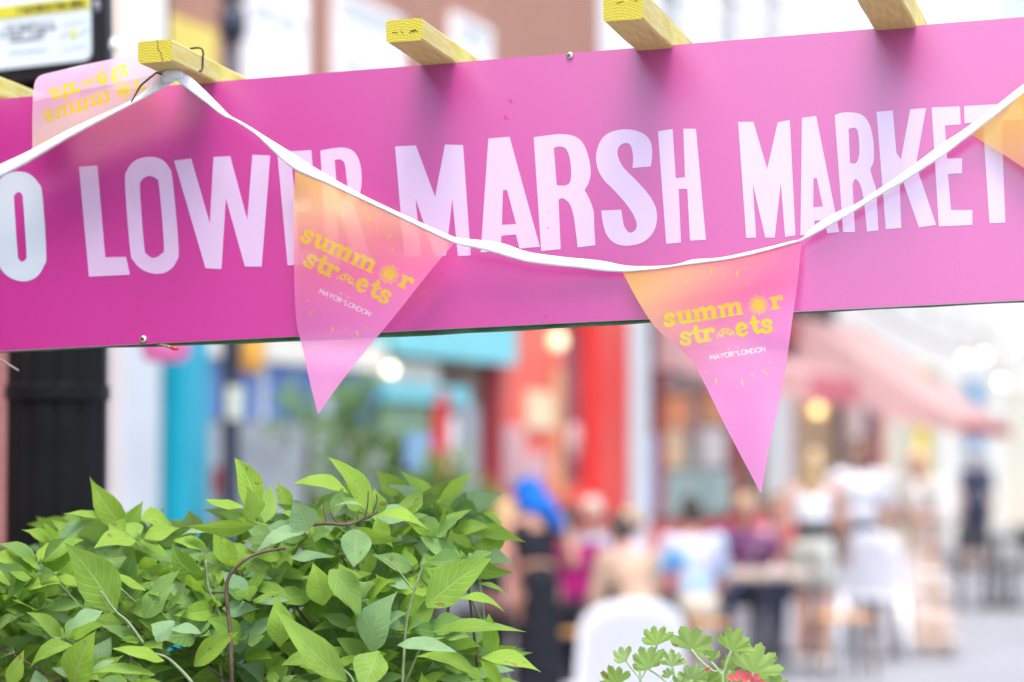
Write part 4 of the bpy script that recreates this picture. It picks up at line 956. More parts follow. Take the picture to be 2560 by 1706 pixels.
for a in [  # tip, base, width, tint, depth, tip depth offset
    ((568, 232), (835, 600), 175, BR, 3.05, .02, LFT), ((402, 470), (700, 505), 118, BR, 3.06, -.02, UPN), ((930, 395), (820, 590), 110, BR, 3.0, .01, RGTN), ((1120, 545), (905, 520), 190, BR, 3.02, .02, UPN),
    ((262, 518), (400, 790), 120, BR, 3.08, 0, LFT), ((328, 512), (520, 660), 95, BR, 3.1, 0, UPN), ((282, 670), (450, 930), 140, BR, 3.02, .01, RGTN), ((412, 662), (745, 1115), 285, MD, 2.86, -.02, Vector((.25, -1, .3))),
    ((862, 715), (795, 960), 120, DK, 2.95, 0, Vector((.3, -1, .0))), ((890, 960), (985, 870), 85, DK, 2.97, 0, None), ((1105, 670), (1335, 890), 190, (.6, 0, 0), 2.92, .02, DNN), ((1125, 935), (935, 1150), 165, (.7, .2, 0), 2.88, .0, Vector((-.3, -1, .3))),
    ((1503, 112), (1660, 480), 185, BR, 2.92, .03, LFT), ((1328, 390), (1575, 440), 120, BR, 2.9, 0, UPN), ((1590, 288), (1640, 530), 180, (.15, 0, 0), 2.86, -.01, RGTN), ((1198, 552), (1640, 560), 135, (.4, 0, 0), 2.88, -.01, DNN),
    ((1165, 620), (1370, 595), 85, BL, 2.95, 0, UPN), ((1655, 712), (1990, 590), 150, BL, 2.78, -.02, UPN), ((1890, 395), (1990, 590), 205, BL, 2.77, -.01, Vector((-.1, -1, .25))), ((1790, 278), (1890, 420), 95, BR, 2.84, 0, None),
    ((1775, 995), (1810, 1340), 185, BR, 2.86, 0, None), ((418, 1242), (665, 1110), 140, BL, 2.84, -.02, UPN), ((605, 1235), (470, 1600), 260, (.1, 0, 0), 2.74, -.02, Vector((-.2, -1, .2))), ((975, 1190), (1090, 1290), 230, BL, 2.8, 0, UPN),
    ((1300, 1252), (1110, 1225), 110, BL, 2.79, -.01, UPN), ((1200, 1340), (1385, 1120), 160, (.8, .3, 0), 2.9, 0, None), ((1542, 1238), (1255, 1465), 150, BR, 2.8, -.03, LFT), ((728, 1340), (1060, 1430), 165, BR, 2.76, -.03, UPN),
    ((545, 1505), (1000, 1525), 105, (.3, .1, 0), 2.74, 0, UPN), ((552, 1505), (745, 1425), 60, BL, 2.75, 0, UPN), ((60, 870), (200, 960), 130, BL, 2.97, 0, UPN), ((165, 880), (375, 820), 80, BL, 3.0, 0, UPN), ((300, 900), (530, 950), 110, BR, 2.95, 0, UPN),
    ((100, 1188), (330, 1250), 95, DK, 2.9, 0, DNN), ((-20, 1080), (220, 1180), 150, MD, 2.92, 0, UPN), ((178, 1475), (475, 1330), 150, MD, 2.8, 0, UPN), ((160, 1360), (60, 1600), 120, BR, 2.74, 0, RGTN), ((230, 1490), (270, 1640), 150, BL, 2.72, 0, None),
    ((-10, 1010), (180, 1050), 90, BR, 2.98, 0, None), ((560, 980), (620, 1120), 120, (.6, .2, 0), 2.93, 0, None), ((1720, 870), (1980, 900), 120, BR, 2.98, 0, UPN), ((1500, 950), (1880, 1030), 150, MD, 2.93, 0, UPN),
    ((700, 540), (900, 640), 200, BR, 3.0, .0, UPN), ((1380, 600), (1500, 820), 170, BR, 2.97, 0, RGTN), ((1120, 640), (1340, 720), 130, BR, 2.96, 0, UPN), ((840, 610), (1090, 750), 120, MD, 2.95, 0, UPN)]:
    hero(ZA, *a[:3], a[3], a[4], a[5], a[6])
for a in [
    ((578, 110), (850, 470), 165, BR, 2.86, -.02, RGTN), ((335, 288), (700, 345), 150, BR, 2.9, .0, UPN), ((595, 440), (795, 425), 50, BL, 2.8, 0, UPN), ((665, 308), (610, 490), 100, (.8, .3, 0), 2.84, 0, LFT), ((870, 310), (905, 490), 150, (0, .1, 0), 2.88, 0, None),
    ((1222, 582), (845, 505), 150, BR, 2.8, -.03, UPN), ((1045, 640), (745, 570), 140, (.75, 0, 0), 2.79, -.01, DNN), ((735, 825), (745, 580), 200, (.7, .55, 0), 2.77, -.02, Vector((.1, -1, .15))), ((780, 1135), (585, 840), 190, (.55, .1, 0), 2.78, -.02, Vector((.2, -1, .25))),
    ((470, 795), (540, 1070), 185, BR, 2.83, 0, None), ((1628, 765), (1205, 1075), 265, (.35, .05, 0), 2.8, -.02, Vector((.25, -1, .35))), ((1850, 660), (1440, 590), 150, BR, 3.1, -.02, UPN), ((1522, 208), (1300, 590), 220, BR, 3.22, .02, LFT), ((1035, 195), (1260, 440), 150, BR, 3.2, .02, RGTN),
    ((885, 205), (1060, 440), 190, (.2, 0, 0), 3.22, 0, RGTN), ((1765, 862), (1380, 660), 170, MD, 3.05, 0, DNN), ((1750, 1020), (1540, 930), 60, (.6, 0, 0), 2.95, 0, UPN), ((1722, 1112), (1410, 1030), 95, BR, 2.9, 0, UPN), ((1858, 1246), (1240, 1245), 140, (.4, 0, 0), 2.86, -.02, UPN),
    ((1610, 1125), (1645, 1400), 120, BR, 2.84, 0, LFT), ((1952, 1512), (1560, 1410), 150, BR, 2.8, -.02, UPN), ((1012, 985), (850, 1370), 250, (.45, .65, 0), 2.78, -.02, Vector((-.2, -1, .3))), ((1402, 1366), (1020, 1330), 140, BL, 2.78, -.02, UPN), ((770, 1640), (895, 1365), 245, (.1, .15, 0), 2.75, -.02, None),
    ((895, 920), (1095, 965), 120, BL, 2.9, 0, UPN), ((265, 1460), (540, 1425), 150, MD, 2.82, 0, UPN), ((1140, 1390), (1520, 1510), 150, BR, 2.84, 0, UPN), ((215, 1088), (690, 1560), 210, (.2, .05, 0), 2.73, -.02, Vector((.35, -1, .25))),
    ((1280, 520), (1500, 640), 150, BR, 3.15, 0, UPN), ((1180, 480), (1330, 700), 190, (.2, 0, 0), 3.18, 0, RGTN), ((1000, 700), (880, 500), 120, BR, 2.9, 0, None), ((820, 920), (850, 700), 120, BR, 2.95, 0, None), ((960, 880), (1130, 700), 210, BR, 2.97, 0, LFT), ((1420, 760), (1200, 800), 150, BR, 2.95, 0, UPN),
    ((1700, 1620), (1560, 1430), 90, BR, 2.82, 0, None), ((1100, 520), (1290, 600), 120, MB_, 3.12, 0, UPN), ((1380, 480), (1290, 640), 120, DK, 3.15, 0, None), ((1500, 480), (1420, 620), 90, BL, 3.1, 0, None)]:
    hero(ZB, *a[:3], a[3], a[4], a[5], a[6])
# filling whorls of leaves on every shoot behind the foremost ones
def inside(x, y, P):
    c = False
    for (ax, ay), (bx, by) in zip(P, P[1:] + P[:1]):
        if (ay > y) != (by > y) and x < (bx - ax) * (y - ay) / (by - ay) + ax: c = not c
    return c
SIL = [(-60, 1450), (60, 1430), (130, 1340), (250, 1320), (400, 1325), (540, 1340), (620, 1290), (700, 1270), (830, 1270), (1000, 1260), (1130, 1250), (1200, 1330), (1190, 1420), (1130, 1480), (1040, 1490), (1010, 1540), (1140, 1590), (1230, 1640), (1240, 1760), (-60, 1760)]
shoots = []; tries = 0
while len(shoots) < 260 and tries < 6000:
    tries += 1; x, y = ru(-40, 1230), ru(1260, 1760)
    if not inside(x, y, SIL): continue
    if any((x - a) ** 2 + (y - b) ** 2 < 24 ** 2 for a, b, _ in shoots): continue
    shoots.append((x, y, ru(2.9, 3.3) + (.15 if x < 330 else 0)))
for q in range(90):
    x, y = ru(-40, 1180), ru(1400, 1760)
    if inside(x, y, SIL): shoots.append((x, y, ru(2.9, 3.02)))
for x, y, Y in shoots:
    P = at_y(x, y, Y); n = random.choice((4, 5, 6)); a0 = ru(0, 6.28); sc = Y / F
    for i in range(n):
        a = a0 + i * 2 * pi / n + ru(-.3, .3); L = ru(50, 105) * sc * 1.35
        d = Vector((math.cos(a), math.sin(a) * .8 - .15, ru(-.1, .75))).normalized()
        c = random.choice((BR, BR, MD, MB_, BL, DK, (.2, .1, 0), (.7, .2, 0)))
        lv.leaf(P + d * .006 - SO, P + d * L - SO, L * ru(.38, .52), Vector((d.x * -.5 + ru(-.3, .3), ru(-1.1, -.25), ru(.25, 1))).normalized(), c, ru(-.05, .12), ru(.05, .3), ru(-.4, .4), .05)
    for i in range(2):
        a = ru(0, 6.28); L = ru(18, 34) * sc; d = Vector((math.cos(a) * .5, math.sin(a) * .5 - .2, 1)).normalized()
        lv.leaf(P - SO, P + d * L - SO, L * .4, Vector((0, -1, .3)), (0, .25, 0))
obj('foliage', lv.bm, m_leaf, shrub)
def stem(pts, r, m, Y, par, O, name='stem'):
    P = [at_y(p[0], p[1], p[2] if len(p) > 2 else Y) - O for p in pts]
    P = catmull(P, 5); rr = [(.78 if m is m_wood or par is not shrub else .5) * r * (1.1 - .45 * i / (len(P) - 1)) for i in range(len(P))]
    bm = bmesh.new(); tube(bm, P, rr, 7); return obj(name, bm, m, par, True)
def za(*P): return [ZA(p) for p in P]
def zb(*P): return [ZB(p) for p in P]
stem(za((1510, 1900), (1500, 1568), (1490, 1250), (1465, 1000), (1485, 880), (1580, 780), (1690, 728), (1850, 700)), .0034, m_wood, 2.83, shrub, SO)
stem(zb((250, 640), (420, 562), (560, 540), (690, 548), (800, 512), (890, 468)), .003, m_wood, 2.79, shrub, SO)
for q in (((690, 548), (688, 490), (680, 440)), ((560, 545), (545, 480), (540, 400)), ((755, 525), (760, 490), (770, 450)), ((805, 512), (825, 420), (830, 330)), ((850, 490), (885, 400), (880, 350)), ((640, 548), (600, 500), (580, 450)), ((690, 550), (740, 590), (750, 610)), ((440, 560), (420, 600), (430, 640))):
    stem(zb(*q), .0013, m_wood, 2.79, shrub, SO, 'twig')
stem(zb((1040, 1800), (1070, 1250), (1100, 1080), (1130, 970), (1170, 850), (1190, 790)), .0034, m_stem, 2.86, shrub, SO)
stem(zb((1120, 970), (1060, 890), (980, 800), (870, 740)), .0018, m_stem, 2.87, shrub, SO)
stem(za((930, 1320), (830, 1180), (750, 1110), (650, 980)), .0036, m_stem, 2.85, shrub, SO)
stem(za((1400, 1800), (1240, 1568), (1130, 1450), (1060, 1400), (980, 1380)), .0042, m_stem, 2.79, shrub, SO)
stem(za((1330, 780), (1350, 960), (1390, 1050), (1430, 1180), (1440, 1400)), .0028, m_stem, 2.9, shrub, SO)
stem(za((1200, 950), (1330, 985), (1480, 990), (1640, 1030)), .002, m_wood, 2.92, shrub, SO)
stem(za((2290, 1900), (2290, 1580), (2200, 1470)), .003, m_stem, 2.73, shrub, SO)
stem(za((780, 960), (900, 1070), (1020, 1160), (1050, 1300)), .0022, m_stem, 2.92, shrub, SO)
stem(za((270, 1240), (340, 1280), (460, 1300), (600, 1420)), .0024, m_stem, 2.9, shrub, SO)
for i, (x, y, Y) in enumerate(shoots):
    if i % 4: continue
    Pb = Vector((ru(-.35, .05) + (x - 600) * .0001, 3.05 + ru(-.1, .1), 1.12)); Pt = at_y(x, y, Y)
    bm = bmesh.new(); P = catmull([Pb - SO, (Pb * .5 + Pt * .5) + Vector((ru(-.03, .03), 0, -.03)) - SO, Pt - SO], 5)
    tube(bm, P, [.0028 - .0014 * j / (len(P) - 1) for j in range(len(P))], 6); obj('twig', bm, m_stem if i % 8 else m_wood, shrub, True)
# geranium
ger = empty('geranium', at_y(1740, 2300, 2.78), 0, 'small geranium with scalloped leaves and a coral pink flower at the bottom edge', 'geranium')
GO = ger.location.copy()
ZG = zc(1480, 1550, 4.706); gl = Leaves(); kg = 2.78 / 4.706 / F
def gleaf(b, ang, R, half, lobes, tint, Y=2.78, cup=.25, ruf=.06, nr=None):
    a = math.radians(ang); lean = ru(-.35, .15)
    d = Vector((math.cos(a), lean, math.sin(a)))
    gl.fan(at_y(*ZG(b), Y) - GO, d, nr or Vector((ru(-.25, .25), -1, ru(.1, .6))), R * kg * (1 + .12), math.radians(half), lobes, tint, cup, ruf)
G1, G2, G3 = (.1, .1, 0), (.35, .25, 0), (.1, .6, 0)
gleaf((765, 300), 100, 225, 78, 5, G1); gleaf((1165, 352), 72, 275, 98, 5, G2, 2.79); gleaf((1640, 372), 68, 268, 76, 5, G1, 2.77); gleaf((1895, 625), 73, 345, 82, 5, G2, 2.8)
gleaf((680, 588), 112, 275, 72, 5, G2, 2.77); gleaf((405, 492), 128, 185, 66, 4, G3, 2.79); gleaf((948, 556), 92, 185, 74, 5, G3, 2.76, .4, .12); gleaf((1395, 500), 82, 170, 42, 3, G3, 2.79, .5)
gleaf((300, 770), 112, 235, 74, 5, G1, 2.76); gleaf((1170, 705), 78, 200, 88, 5, G3, 2.75, .4, .12); gleaf((1980, 720), 50, 215, 60, 4, G1, 2.83); gleaf((1625, 600), 88, 190, 60, 4, G2, 2.84)
gleaf((560, 600), 95, 120, 60, 3, G2, 2.82); gleaf((700, 560), 60, 150, 50, 3, G1, 2.8); gleaf((1300, 800), 80, 230, 90, 5, G1, 2.8); gleaf((900, 690), 110, 110, 60, 4, G3, 2.76, .4, .14); gleaf((1500, 780), 92, 200, 80, 5, G2, 2.8); gleaf((1020, 800), 84, 150, 80, 5, G3, 2.76, .3, .12); gleaf((1750, 800), 88, 240, 80, 5, G1, 2.82); gleaf((2150, 830), 70, 190, 80, 5, G2, 2.8)
obj('foliage', gl.bm, m_ger, ger)
m_gst = mat('pale_green_stem', (.34, .46, .22), .7, .3, .15, 80, .5, 400)
for q, r in ((((765, 300), (730, 390), (690, 485), (600, 660), (580, 760), (900, 1300), (1450, 2300)), .0016), (((1165, 352), (1220, 420), (1295, 500), (1420, 600), (1530, 660), (1550, 1200)), .0022), (((1640, 372), (1600, 470), (1560, 590), (1540, 700), (1560, 1600), (1560, 3500)), .0024), (((680, 588), (760, 640), (880, 740), (1000, 900)), .0016), (((405, 492), (470, 580), (545, 670), (580, 760)), .0013), (((948, 556), (965, 640), (1000, 760), (1100, 1000)), .0022), (((1395, 500), (1440, 540), (1530, 650)), .0026), (((300, 770), (380, 900), (500, 1100)), .0016), (((1895, 625), (1850, 720), (1700, 900)), .0018), (((560, 600), (570, 680), (580, 760)), .0013), (((1980, 720), (1900, 800), (1750, 950)), .0016), (((1620, 600), (1600, 700), (1560, 800)), .0014), (((1170, 705), (1150, 800), (1200, 1000)), .002), (((1380, 590), (1200, 700), (1130, 800)), .0013)):
    stem([ZG(p) for p in q], r, m_gst, 2.785, ger, GO, 'stem')
m_pet = mat('coral_petal', (.80, .17, .19), .5, .3, .25, 60, 0, 50, trans=.35)
def petal(c, ang, L, w, nr=BACK):
    a = math.radians(ang); t = Vector((math.cos(a), ru(-.3, .1), math.sin(a))).normalized(); n_ = (nr - t * nr.dot(t)).normalized(); sd = t.cross(n_)
    bm = bmesh.new(); P = at_y(*ZG(c), 2.75) - GO; rows = []
    for v, ww in ((0, .15), (.25, .6), (.5, .92), (.75, 1), (.92, .75), (1, .3)):
        rows.append([bm.verts.new(P + t * (L * kg * v) + sd * (w * kg * .5 * ww * k) + n_ * (L * kg * (.18 * v * v + .12 * abs(k)))) for k in (-1, -.4, .4, 1)])
    for a_, b_ in zip(rows, rows[1:]):
        for k in range(3): bm.faces.new((a_[k], a_[k + 1], b_[k + 1], b_[k]))
    return bm
for c, a, L, w in (((1740, 700), 105, 120, 70), ((1745, 700), 60, 110, 75), ((1740, 705), 150, 95, 75), ((1880, 730), 55, 125, 65), ((1880, 735), 5, 145, 65), ((1885, 735), 110, 95, 55), ((1350, 610), 60, 60, 40), ((1360, 610), 120, 50, 40), ((1990, 760), 80, 70, 60), ((1700, 760), 200, 70, 60), ((1800, 760), 90, 110, 80), ((1660, 720), 130, 90, 60), ((1840, 700), 80, 90, 60)):
    obj('petal', petal(c, a, L, w), m_pet, ger, True)
bm = bmesh.new(); tube(bm, [at_y(*ZG(p), 2.76) - GO for p in ((1700, 1300), (1780, 900), (1790, 760))], .0014, 6); obj('flower_stalk', bm, m_gst, ger, True)
# the timber trough both plants grow in (its rim lies just under the picture)
tr = empty('planter_trough', (0.02, 3.0, 0), 0, 'yellow timber planter trough holding the shrub and the geranium', 'planter')
bm = bmesh.new(); X0, X1, Y0, Y1, ZT = -.85, .55, -.22, .28, 1.14
for zz in range(6):
    z0 = .04 + zz * .185
    box2(bm, (X0, Y0, z0), (X1, Y0 + .022, z0 + .178), None, .003); box2(bm, (X0, Y1 - .022, z0), (X1, Y1, z0 + .178), None, .003)
    box2(bm, (X0, Y0 + .0225, z0), (X0 + .022, Y1 - .0225, z0 + .178), None, .003); box2(bm, (X1 - .022, Y0 + .0225, z0), (X1, Y1 - .0225, z0 + .178), None, .003)
obj('boards', bm, m_yel, tr)
bm = bmesh.new(); box2(bm, (X0 + .024, Y0 + .024, .02), (X1 - .024, Y1 - .024, ZT - .02)); obj('soil', bm, mat('soil', (.05, .035, .025), .95, .2, .4, 30, 1, 60), tr)
# ================================================================== PEOPLE, TABLES, CHAIRS
def vcap(bm, a, b, ra, rb, seg=10):
    a, b = Vector(a), Vector(b); t = (b - a); L = t.length
    M = Matrix.Translation(a) @ (t.to_track_quat('Z', 'Y').to_matrix().to_4x4() if L > 1e-6 else Matrix())
    prof = [(ra * math.cos(q), ra * math.sin(q)) for q in (-1.5, -1.0, -.5)] + [(ra, 0), (rb, L)] + [(rb * math.cos(q), L + rb * math.sin(q)) for q in (.5, 1.0, 1.5)]
    lathe(bm, [(max(.001, r), z) for r, z in prof], seg, M)
def build(prims, vox, name, m, parent, smooth_it=4):
    bm = bmesh.new()
    for p in prims:
        if p[0] == 'c': vcap(bm, *p[1:])
        else: ball(bm, p[1], p[2], 2, p[3] if len(p) > 3 else None)
    me = bpy.data.meshes.new('t'); bm.to_mesh(me); bm.free()
    t = bpy.data.objects.new('t', me); COL.objects.link(t)
    r = t.modifiers.new('r', 'REMESH'); r.mode = 'VOXEL'; r.voxel_size = vox
    s = t.modifiers.new('s', 'SMOOTH'); s.iterations = smooth_it; s.factor = .5
    dg = bpy.context.evaluated_depsgraph_get(); out = bpy.data.meshes.new_from_object(t.evaluated_get(dg))
    bpy.data.objects.remove(t); bpy.data.meshes.remove(me); out.name = name
    return link(name, out, m, parent, True)
m_skin = mat('skin_light', (.48, .27, .20), .55, .4, .06, 8); m_skin2 = mat('skin_warm', (.38, .20, .13), .55, .4, .06, 8); m_skin3 = mat('skin_brown', (.30, .15, .09), .55, .4, .06, 8)
HAIR = {'dark': mat('hair_dark', (.02, .015, .012), .5, .5, .3, 40), 'blonde': mat('hair_blonde', (.50, .36, .17), .5, .5, .25, 40), 'brown': mat('hair_brown', (.12, .065, .035), .5, .5, .3, 40), 'grey': mat('hair_grey', (.45, .43, .40), .6, .4, .2, 40), 'fair': mat('hair_fair', (.36, .26, .14), .5, .5, .25, 40)}
m_eye = mat('eye_dark', (.02, .02, .02), .2)
def cl(name, col, var=.06): return mat(name, col, .85, .2, var, 6)
def person(x, Y, H, rz, label, hair, clothes, skin=None, pose='stand', arms=('down', 'down'), lean=0.0, hairlen=.0, group=None, head_dx=0.0, seat=.46, stride=.0):
    skin = skin or m_skin; s = H / 1.70
    P = at_y(x * K, 1142, Y); e = empty('person', (P.x, P.y, 0), math.radians(rz), label, 'person', group)
    V = lambda *a: Vector(a) * s
    sit = pose == 'sit'; hz = (seat + .09) / s if sit else .93
    R = Matrix.Translation(V(0, 0, hz)) @ Matrix.Rotation(-math.radians(lean), 4, 'X')     # torso leans forward (+y)
    T = lambda x_, y_, z_: R @ V(x_, y_, z_)                                                # torso space, z from the hip
    RM = R.copy()
    def E(c, r): return ('e', V(*c), tuple(q * s for q in r), RM)
    hd = .655 + head_dx * 0
    Hc = (0, .03 + head_dx, .665)
    sh = [(-.185, 0, .455), (.185, 0, .455)]
    body = [E((0, 0, .02), (.155, .11, .13)), E((0, 0, .16), (.125, .09, .16)), E((0, .01, .33), (.15, .105, .16)), ('c', T(-.15, 0, .44), T(.15, 0, .44), .058 * s, .058 * s), ('c', T(0, -.005, .44), T(0, .02 + head_dx * .7, .60), .056 * s, .050 * s),
            E(Hc, (.074, .094, .105)), E((0, .055 + head_dx, .60), (.052, .058, .055)), E((0, .125 + head_dx, .65), (.014, .022, .022)), E((-.078, .02 + head_dx, .655), (.012, .02, .03)), E((.078, .02 + head_dx, .655), (.012, .02, .03)), E((0, .112 + head_dx, .605), (.022, .012, .009))]
    if sit:
        legs = [((-.09, .02, hz), (-.11, .42, hz + .01), (-.11, .40, .09 / s)), ((.09, .02, hz), (.12, .41, hz), (.13, .36, .09 / s))]
    else:
        legs = [((-.085, 0, .93), (-.09, .03 + stride, .50), (-.09, -.02 + stride * 1.2, .09)), ((.085, 0, .93), (.09, .03 - stride * .6, .50), (.09, -.02 - stride * 1.6, .09 + stride * .15))]
    armj = []
    for i, (sx, sy, sz) in enumerate(sh):
        g_ = (-1, 1)[i]; S_ = T(sx, sy, sz); k = arms[i]
        if k == 'down': e1, w1, f1 = T(sx + g_ * .045, -.03, .16), T(sx + g_ * .055, .04, -.08), T(sx + g_ * .05, .07, -.17)
        elif k == 'table': e1, w1, f1 = T(sx + g_ * .06, .12, .20), T(sx - g_ * .02, .36, .17), T(sx - g_ * .05, .45, .17)
        elif k == 'bent': e1, w1, f1 = T(sx + g_ * .07, -.02, .18), T(sx - g_ * .02, .20, .22), T(sx - g_ * .07, .27, .25)
        elif k == 'hip': e1, w1, f1 = T(sx + g_ * .16, -.06, .22), T(sx + g_ * .01, .05, .06), T(sx - g_ * .03, .1, .02)
        elif k == 'up': e1, w1, f1 = T(sx + g_ * .09, .10, .26), T(sx - g_ * .05, .20, .46), T(sx - g_ * .10, .18, .56)
        else: e1, w1, f1 = T(sx + g_ * .05, .06, .18), T(sx + g_ * .02, .25, .0), T(sx, .30, -.06)
        armj.append((S_, e1, w1, f1))
        body += [('c', S_, e1, .050 * s, .040 * s), ('c', e1, w1, .040 * s, .027 * s)]
        d = (f1 - w1).normalized(); sdv = d.cross(Vector((0, 0, 1)) if abs(d.z) < .9 else Vector((0, 1, 0))).normalized(); up = sdv.cross(d)
        palm = w1 + d * .05 * s; body.append(('c', w1 + d * .02 * s, w1 + d * .075 * s, .026 * s, .028 * s))
        for q, (o_, L) in enumerate(((-.027, .060), (-.009, .072), (.009, .068), (.027, .052))):
            b0 = w1 + d * .085 * s + sdv * o_ * s; b1 = b0 + d * L * .55 * s - up * .008 * s; b2 = b1 + d * L * .4 * s - up * .02 * s
            body += [('c', b0, b1, .0095 * s, .009 * s), ('c', b1, b2, .009 * s, .0075 * s)]
        t0 = w1 + d * .035 * s - sdv * .024 * s * g_; body += [('c', t0, t0 + d * .03 * s - sdv * .026 * s * g_, .011 * s, .0095 * s), ('c', t0 + d * .03 * s - sdv * .026 * s * g_, t0 + d * .06 * s - sdv * .03 * s * g_, .0095 * s, .008 * s)]
    for h_, k_, a_ in legs:
        h_, k_, a_ = V(*h_), V(*k_), V(*a_)
        ft = a_ + V(0, .15, 0); ft.z = .035 * s
        body += [('c', h_, k_, .080 * s, .055 * s), ('c', k_, k_ + (a_ - k_) * .35, .054 * s, .055 * s), ('c', k_ + (a_ - k_) * .35, a_, .055 * s, .036 * s), ('c', a_ - V(0, .03, .045), ft, .034 * s, .030 * s)]
    build(body, .0085, 'body', skin, e)
    # hair: a cap round the skull, longer at the back if asked
    hc = [E((0, Hc[1] - .014, .69), (.082, .094, .092)), E((0, Hc[1] - .045, .655), (.078, .068, .095))]
    if hairlen > 0:
        hc += [E((0, Hc[1] - .07, .58), (.085, .05, .11 + hairlen * .2))]
        n_ = int(hairlen / .06)
        for q in range(n_): hc.append(E((0, -.045 - .004 * q + head_dx * max(0, 1 - q * .3), .52 - .06 * q), (.095 - .004 * q, .042, .06)))
    elif hairlen < 0: hc.append(E((0, Hc[1] - .05, .775), (.045, .045, .04)))
    if hair: build(hc, .011, 'hair', HAIR[hair], e)
    for sx in (-.03, .03):
        bm = bmesh.new(); ball(bm, V(sx, Hc[1] + .083, .675), .012 * s, 2, RM); obj('eye', bm, m_eye, e, True)
    for nm, kind, m in clothes:
        pr = []
        sl_ = {'tee': .55, 'long': 2, 'vest': 0}.get(kind, -1)
        if sl_ >= 0:
            pr = [E((0, 0, .0), (.168, .122, .12)), E((0, 0, .15), (.145, .108, .17)), E((0, .01, .33), (.164, .118, .165)), ('c', T(-.14, 0, .435), T(.14, 0, .435), .066 * s, .066 * s)]
            for S_, e1, w1, f1 in armj:
                if sl_: pr.append(('c', S_, S_ + (e1 - S_) * min(1, sl_ * 1.3), .062 * s, .056 * s))
                if sl_ > 1: pr.append(('c', e1, e1 + (w1 - e1) * .95, .052 * s, .038 * s))
        elif kind == 'crop': pr = [E((0, .01, .32), (.162, .117, .135)), E((0, .005, .24), (.148, .11, .13)), ('c', T(-.13, 0, .42), T(.13, 0, .42), .064 * s, .064 * s)]
        elif kind == 'shawl': pr = [E((0, 0, .32), (.19, .15, .17)), ('c', T(-.17, 0, .43), T(.17, 0, .43), .078 * s, .078 * s)] + [('c', S_, e1, .075 * s, .085 * s) for S_, e1, w1, f1 in armj]
        elif kind == 'band': pr = [E((0, 0, .15), (.160, .124, .085)), E((0, 0, .10), (.165, .125, .06))]
        elif kind in ('trousers', 'shorts'):
            pr = [E((0, 0, .0), (.17, .126, .12)), E((0, 0, .07), (.15, .112, .08))]
            for h_, k_, a_ in legs:
                h_, k_, a_ = V(*h_), V(*k_), V(*a_)
                if kind == 'shorts': pr.append(('c', h_, h_ + (k_ - h_) * .55, .098 * s, .102 * s))
                else: pr += [('c', h_, k_, .094 * s, .070 * s), ('c', k_, k_ + (a_ - k_) * .93, .070 * s, .060 * s)]
        elif kind in ('skirt', 'dress'):
            if kind == 'dress': pr = [E((0, 0, .15), (.145, .108, .17)), E((0, .01, .33), (.164, .118, .165))]
            pr += [E((0, 0, .05), (.155, .12, .10))]
            if sit: pr += [('c', V(0, .02, hz), V(0, .40, hz - .01), .16 * s, .15 * s), ('c', V(0, .42, hz - .02), V(0, .42, .28), .12 * s, .13 * s)]
            else:
                wf = .13 if kind == 'dress' else .05
                for q in range(7):
                    t = q / 6; pr.append(('c', V(0, 0, .98 - .80 * t), V(0, 0, .93 - .80 * t), (.135 + wf * t) * s, (.137 + wf * t) * s, 16))
                    pr.append(('e', V(.02 * math.sin(q * 2), 0, .94 - .80 * t), ((.16 + 1.2 * wf * t) * s, (.13 + 1.3 * wf * t) * s, .08 * s)))
        elif kind == 'shoes':
            for h_, k_, a_ in legs:
                a_ = V(*a_); ft = a_ + V(0, .16, 0); ft.z = .04 * s
                build([('c', a_ - V(0, .035, .045), ft, .043 * s, .038 * s)], .012, 'shoe', m, e)
            continue
        elif kind == 'scarf':
            pr = [E((0, Hc[1] - .01, .69), (.112, .122, .115)), E((.01, Hc[1] - .07, .62), (.125, .085, .12)), E((.06, Hc[1] - .10, .55), (.11, .075, .11)), ('c', T(.08, -.07, .52), T(.15, -.09, .40), .07 * s, .045 * s)]
        elif kind == 'bag': pr = [('c', T(.20, -.05, .12), T(.21, -.03, -.08), .085 * s, .11 * s)]
        build(pr, .013, nm, m, e, 5)
    return e
def spots_mat(name, base, cols, scale):
    m = bpy.data.materials.new(name); m.use_nodes = True; n, l = m.node_tree.nodes, m.node_tree.links; b = n['Principled BSDF']; b.inputs['Roughness'].default_value = .85
    tc = n.new('ShaderNodeTexCoord'); no = n.new('ShaderNodeTexNoise'); no.inputs['Scale'].default_value = scale; no.inputs['Detail'].default_value = 1; l.new(tc.outputs['Object'], no.inputs[0])
    rp = n.new('ShaderNodeValToRGB'); cr = rp.color_ramp; l.new(no.outputs[0], rp.inputs[0]); allc = [base] + cols
    while len(cr.elements) < len(allc): cr.elements.new(.5)
    for i, (e_, c_) in enumerate(zip(cr.elements, allc)): e_.position = .38 + .26 * i / (len(allc) - 1); e_.color = (*c_, 1)
    l.new(rp.outputs[0], b.inputs['Base Color']); return m
c_wht, c_blk, c_navy = cl('white_cotton', (.62, .64, .69)), cl('black_cotton', (.012, .014, .02)), cl('navy_cotton', (.035, .045, .09))
c_tie = spots_mat('tie_dye', (.07, .32, .62), [(.42, .54, .66), (.50, .46, .58), (.14, .42, .66)], 3.2)
c_dress = spots_mat('spotted_dress', (.38, .28, .22), [(.42, .32, .26), (.52, .46, .42), (.58, .54, .52)], 5)
m_shoe, m_shoeb = cl('shoe_white', (.75, .75, .74)), cl('shoe_dark', (.03, .03, .04))
BA = -90     # rotations: 0 faces away down the street, 180 faces the camera
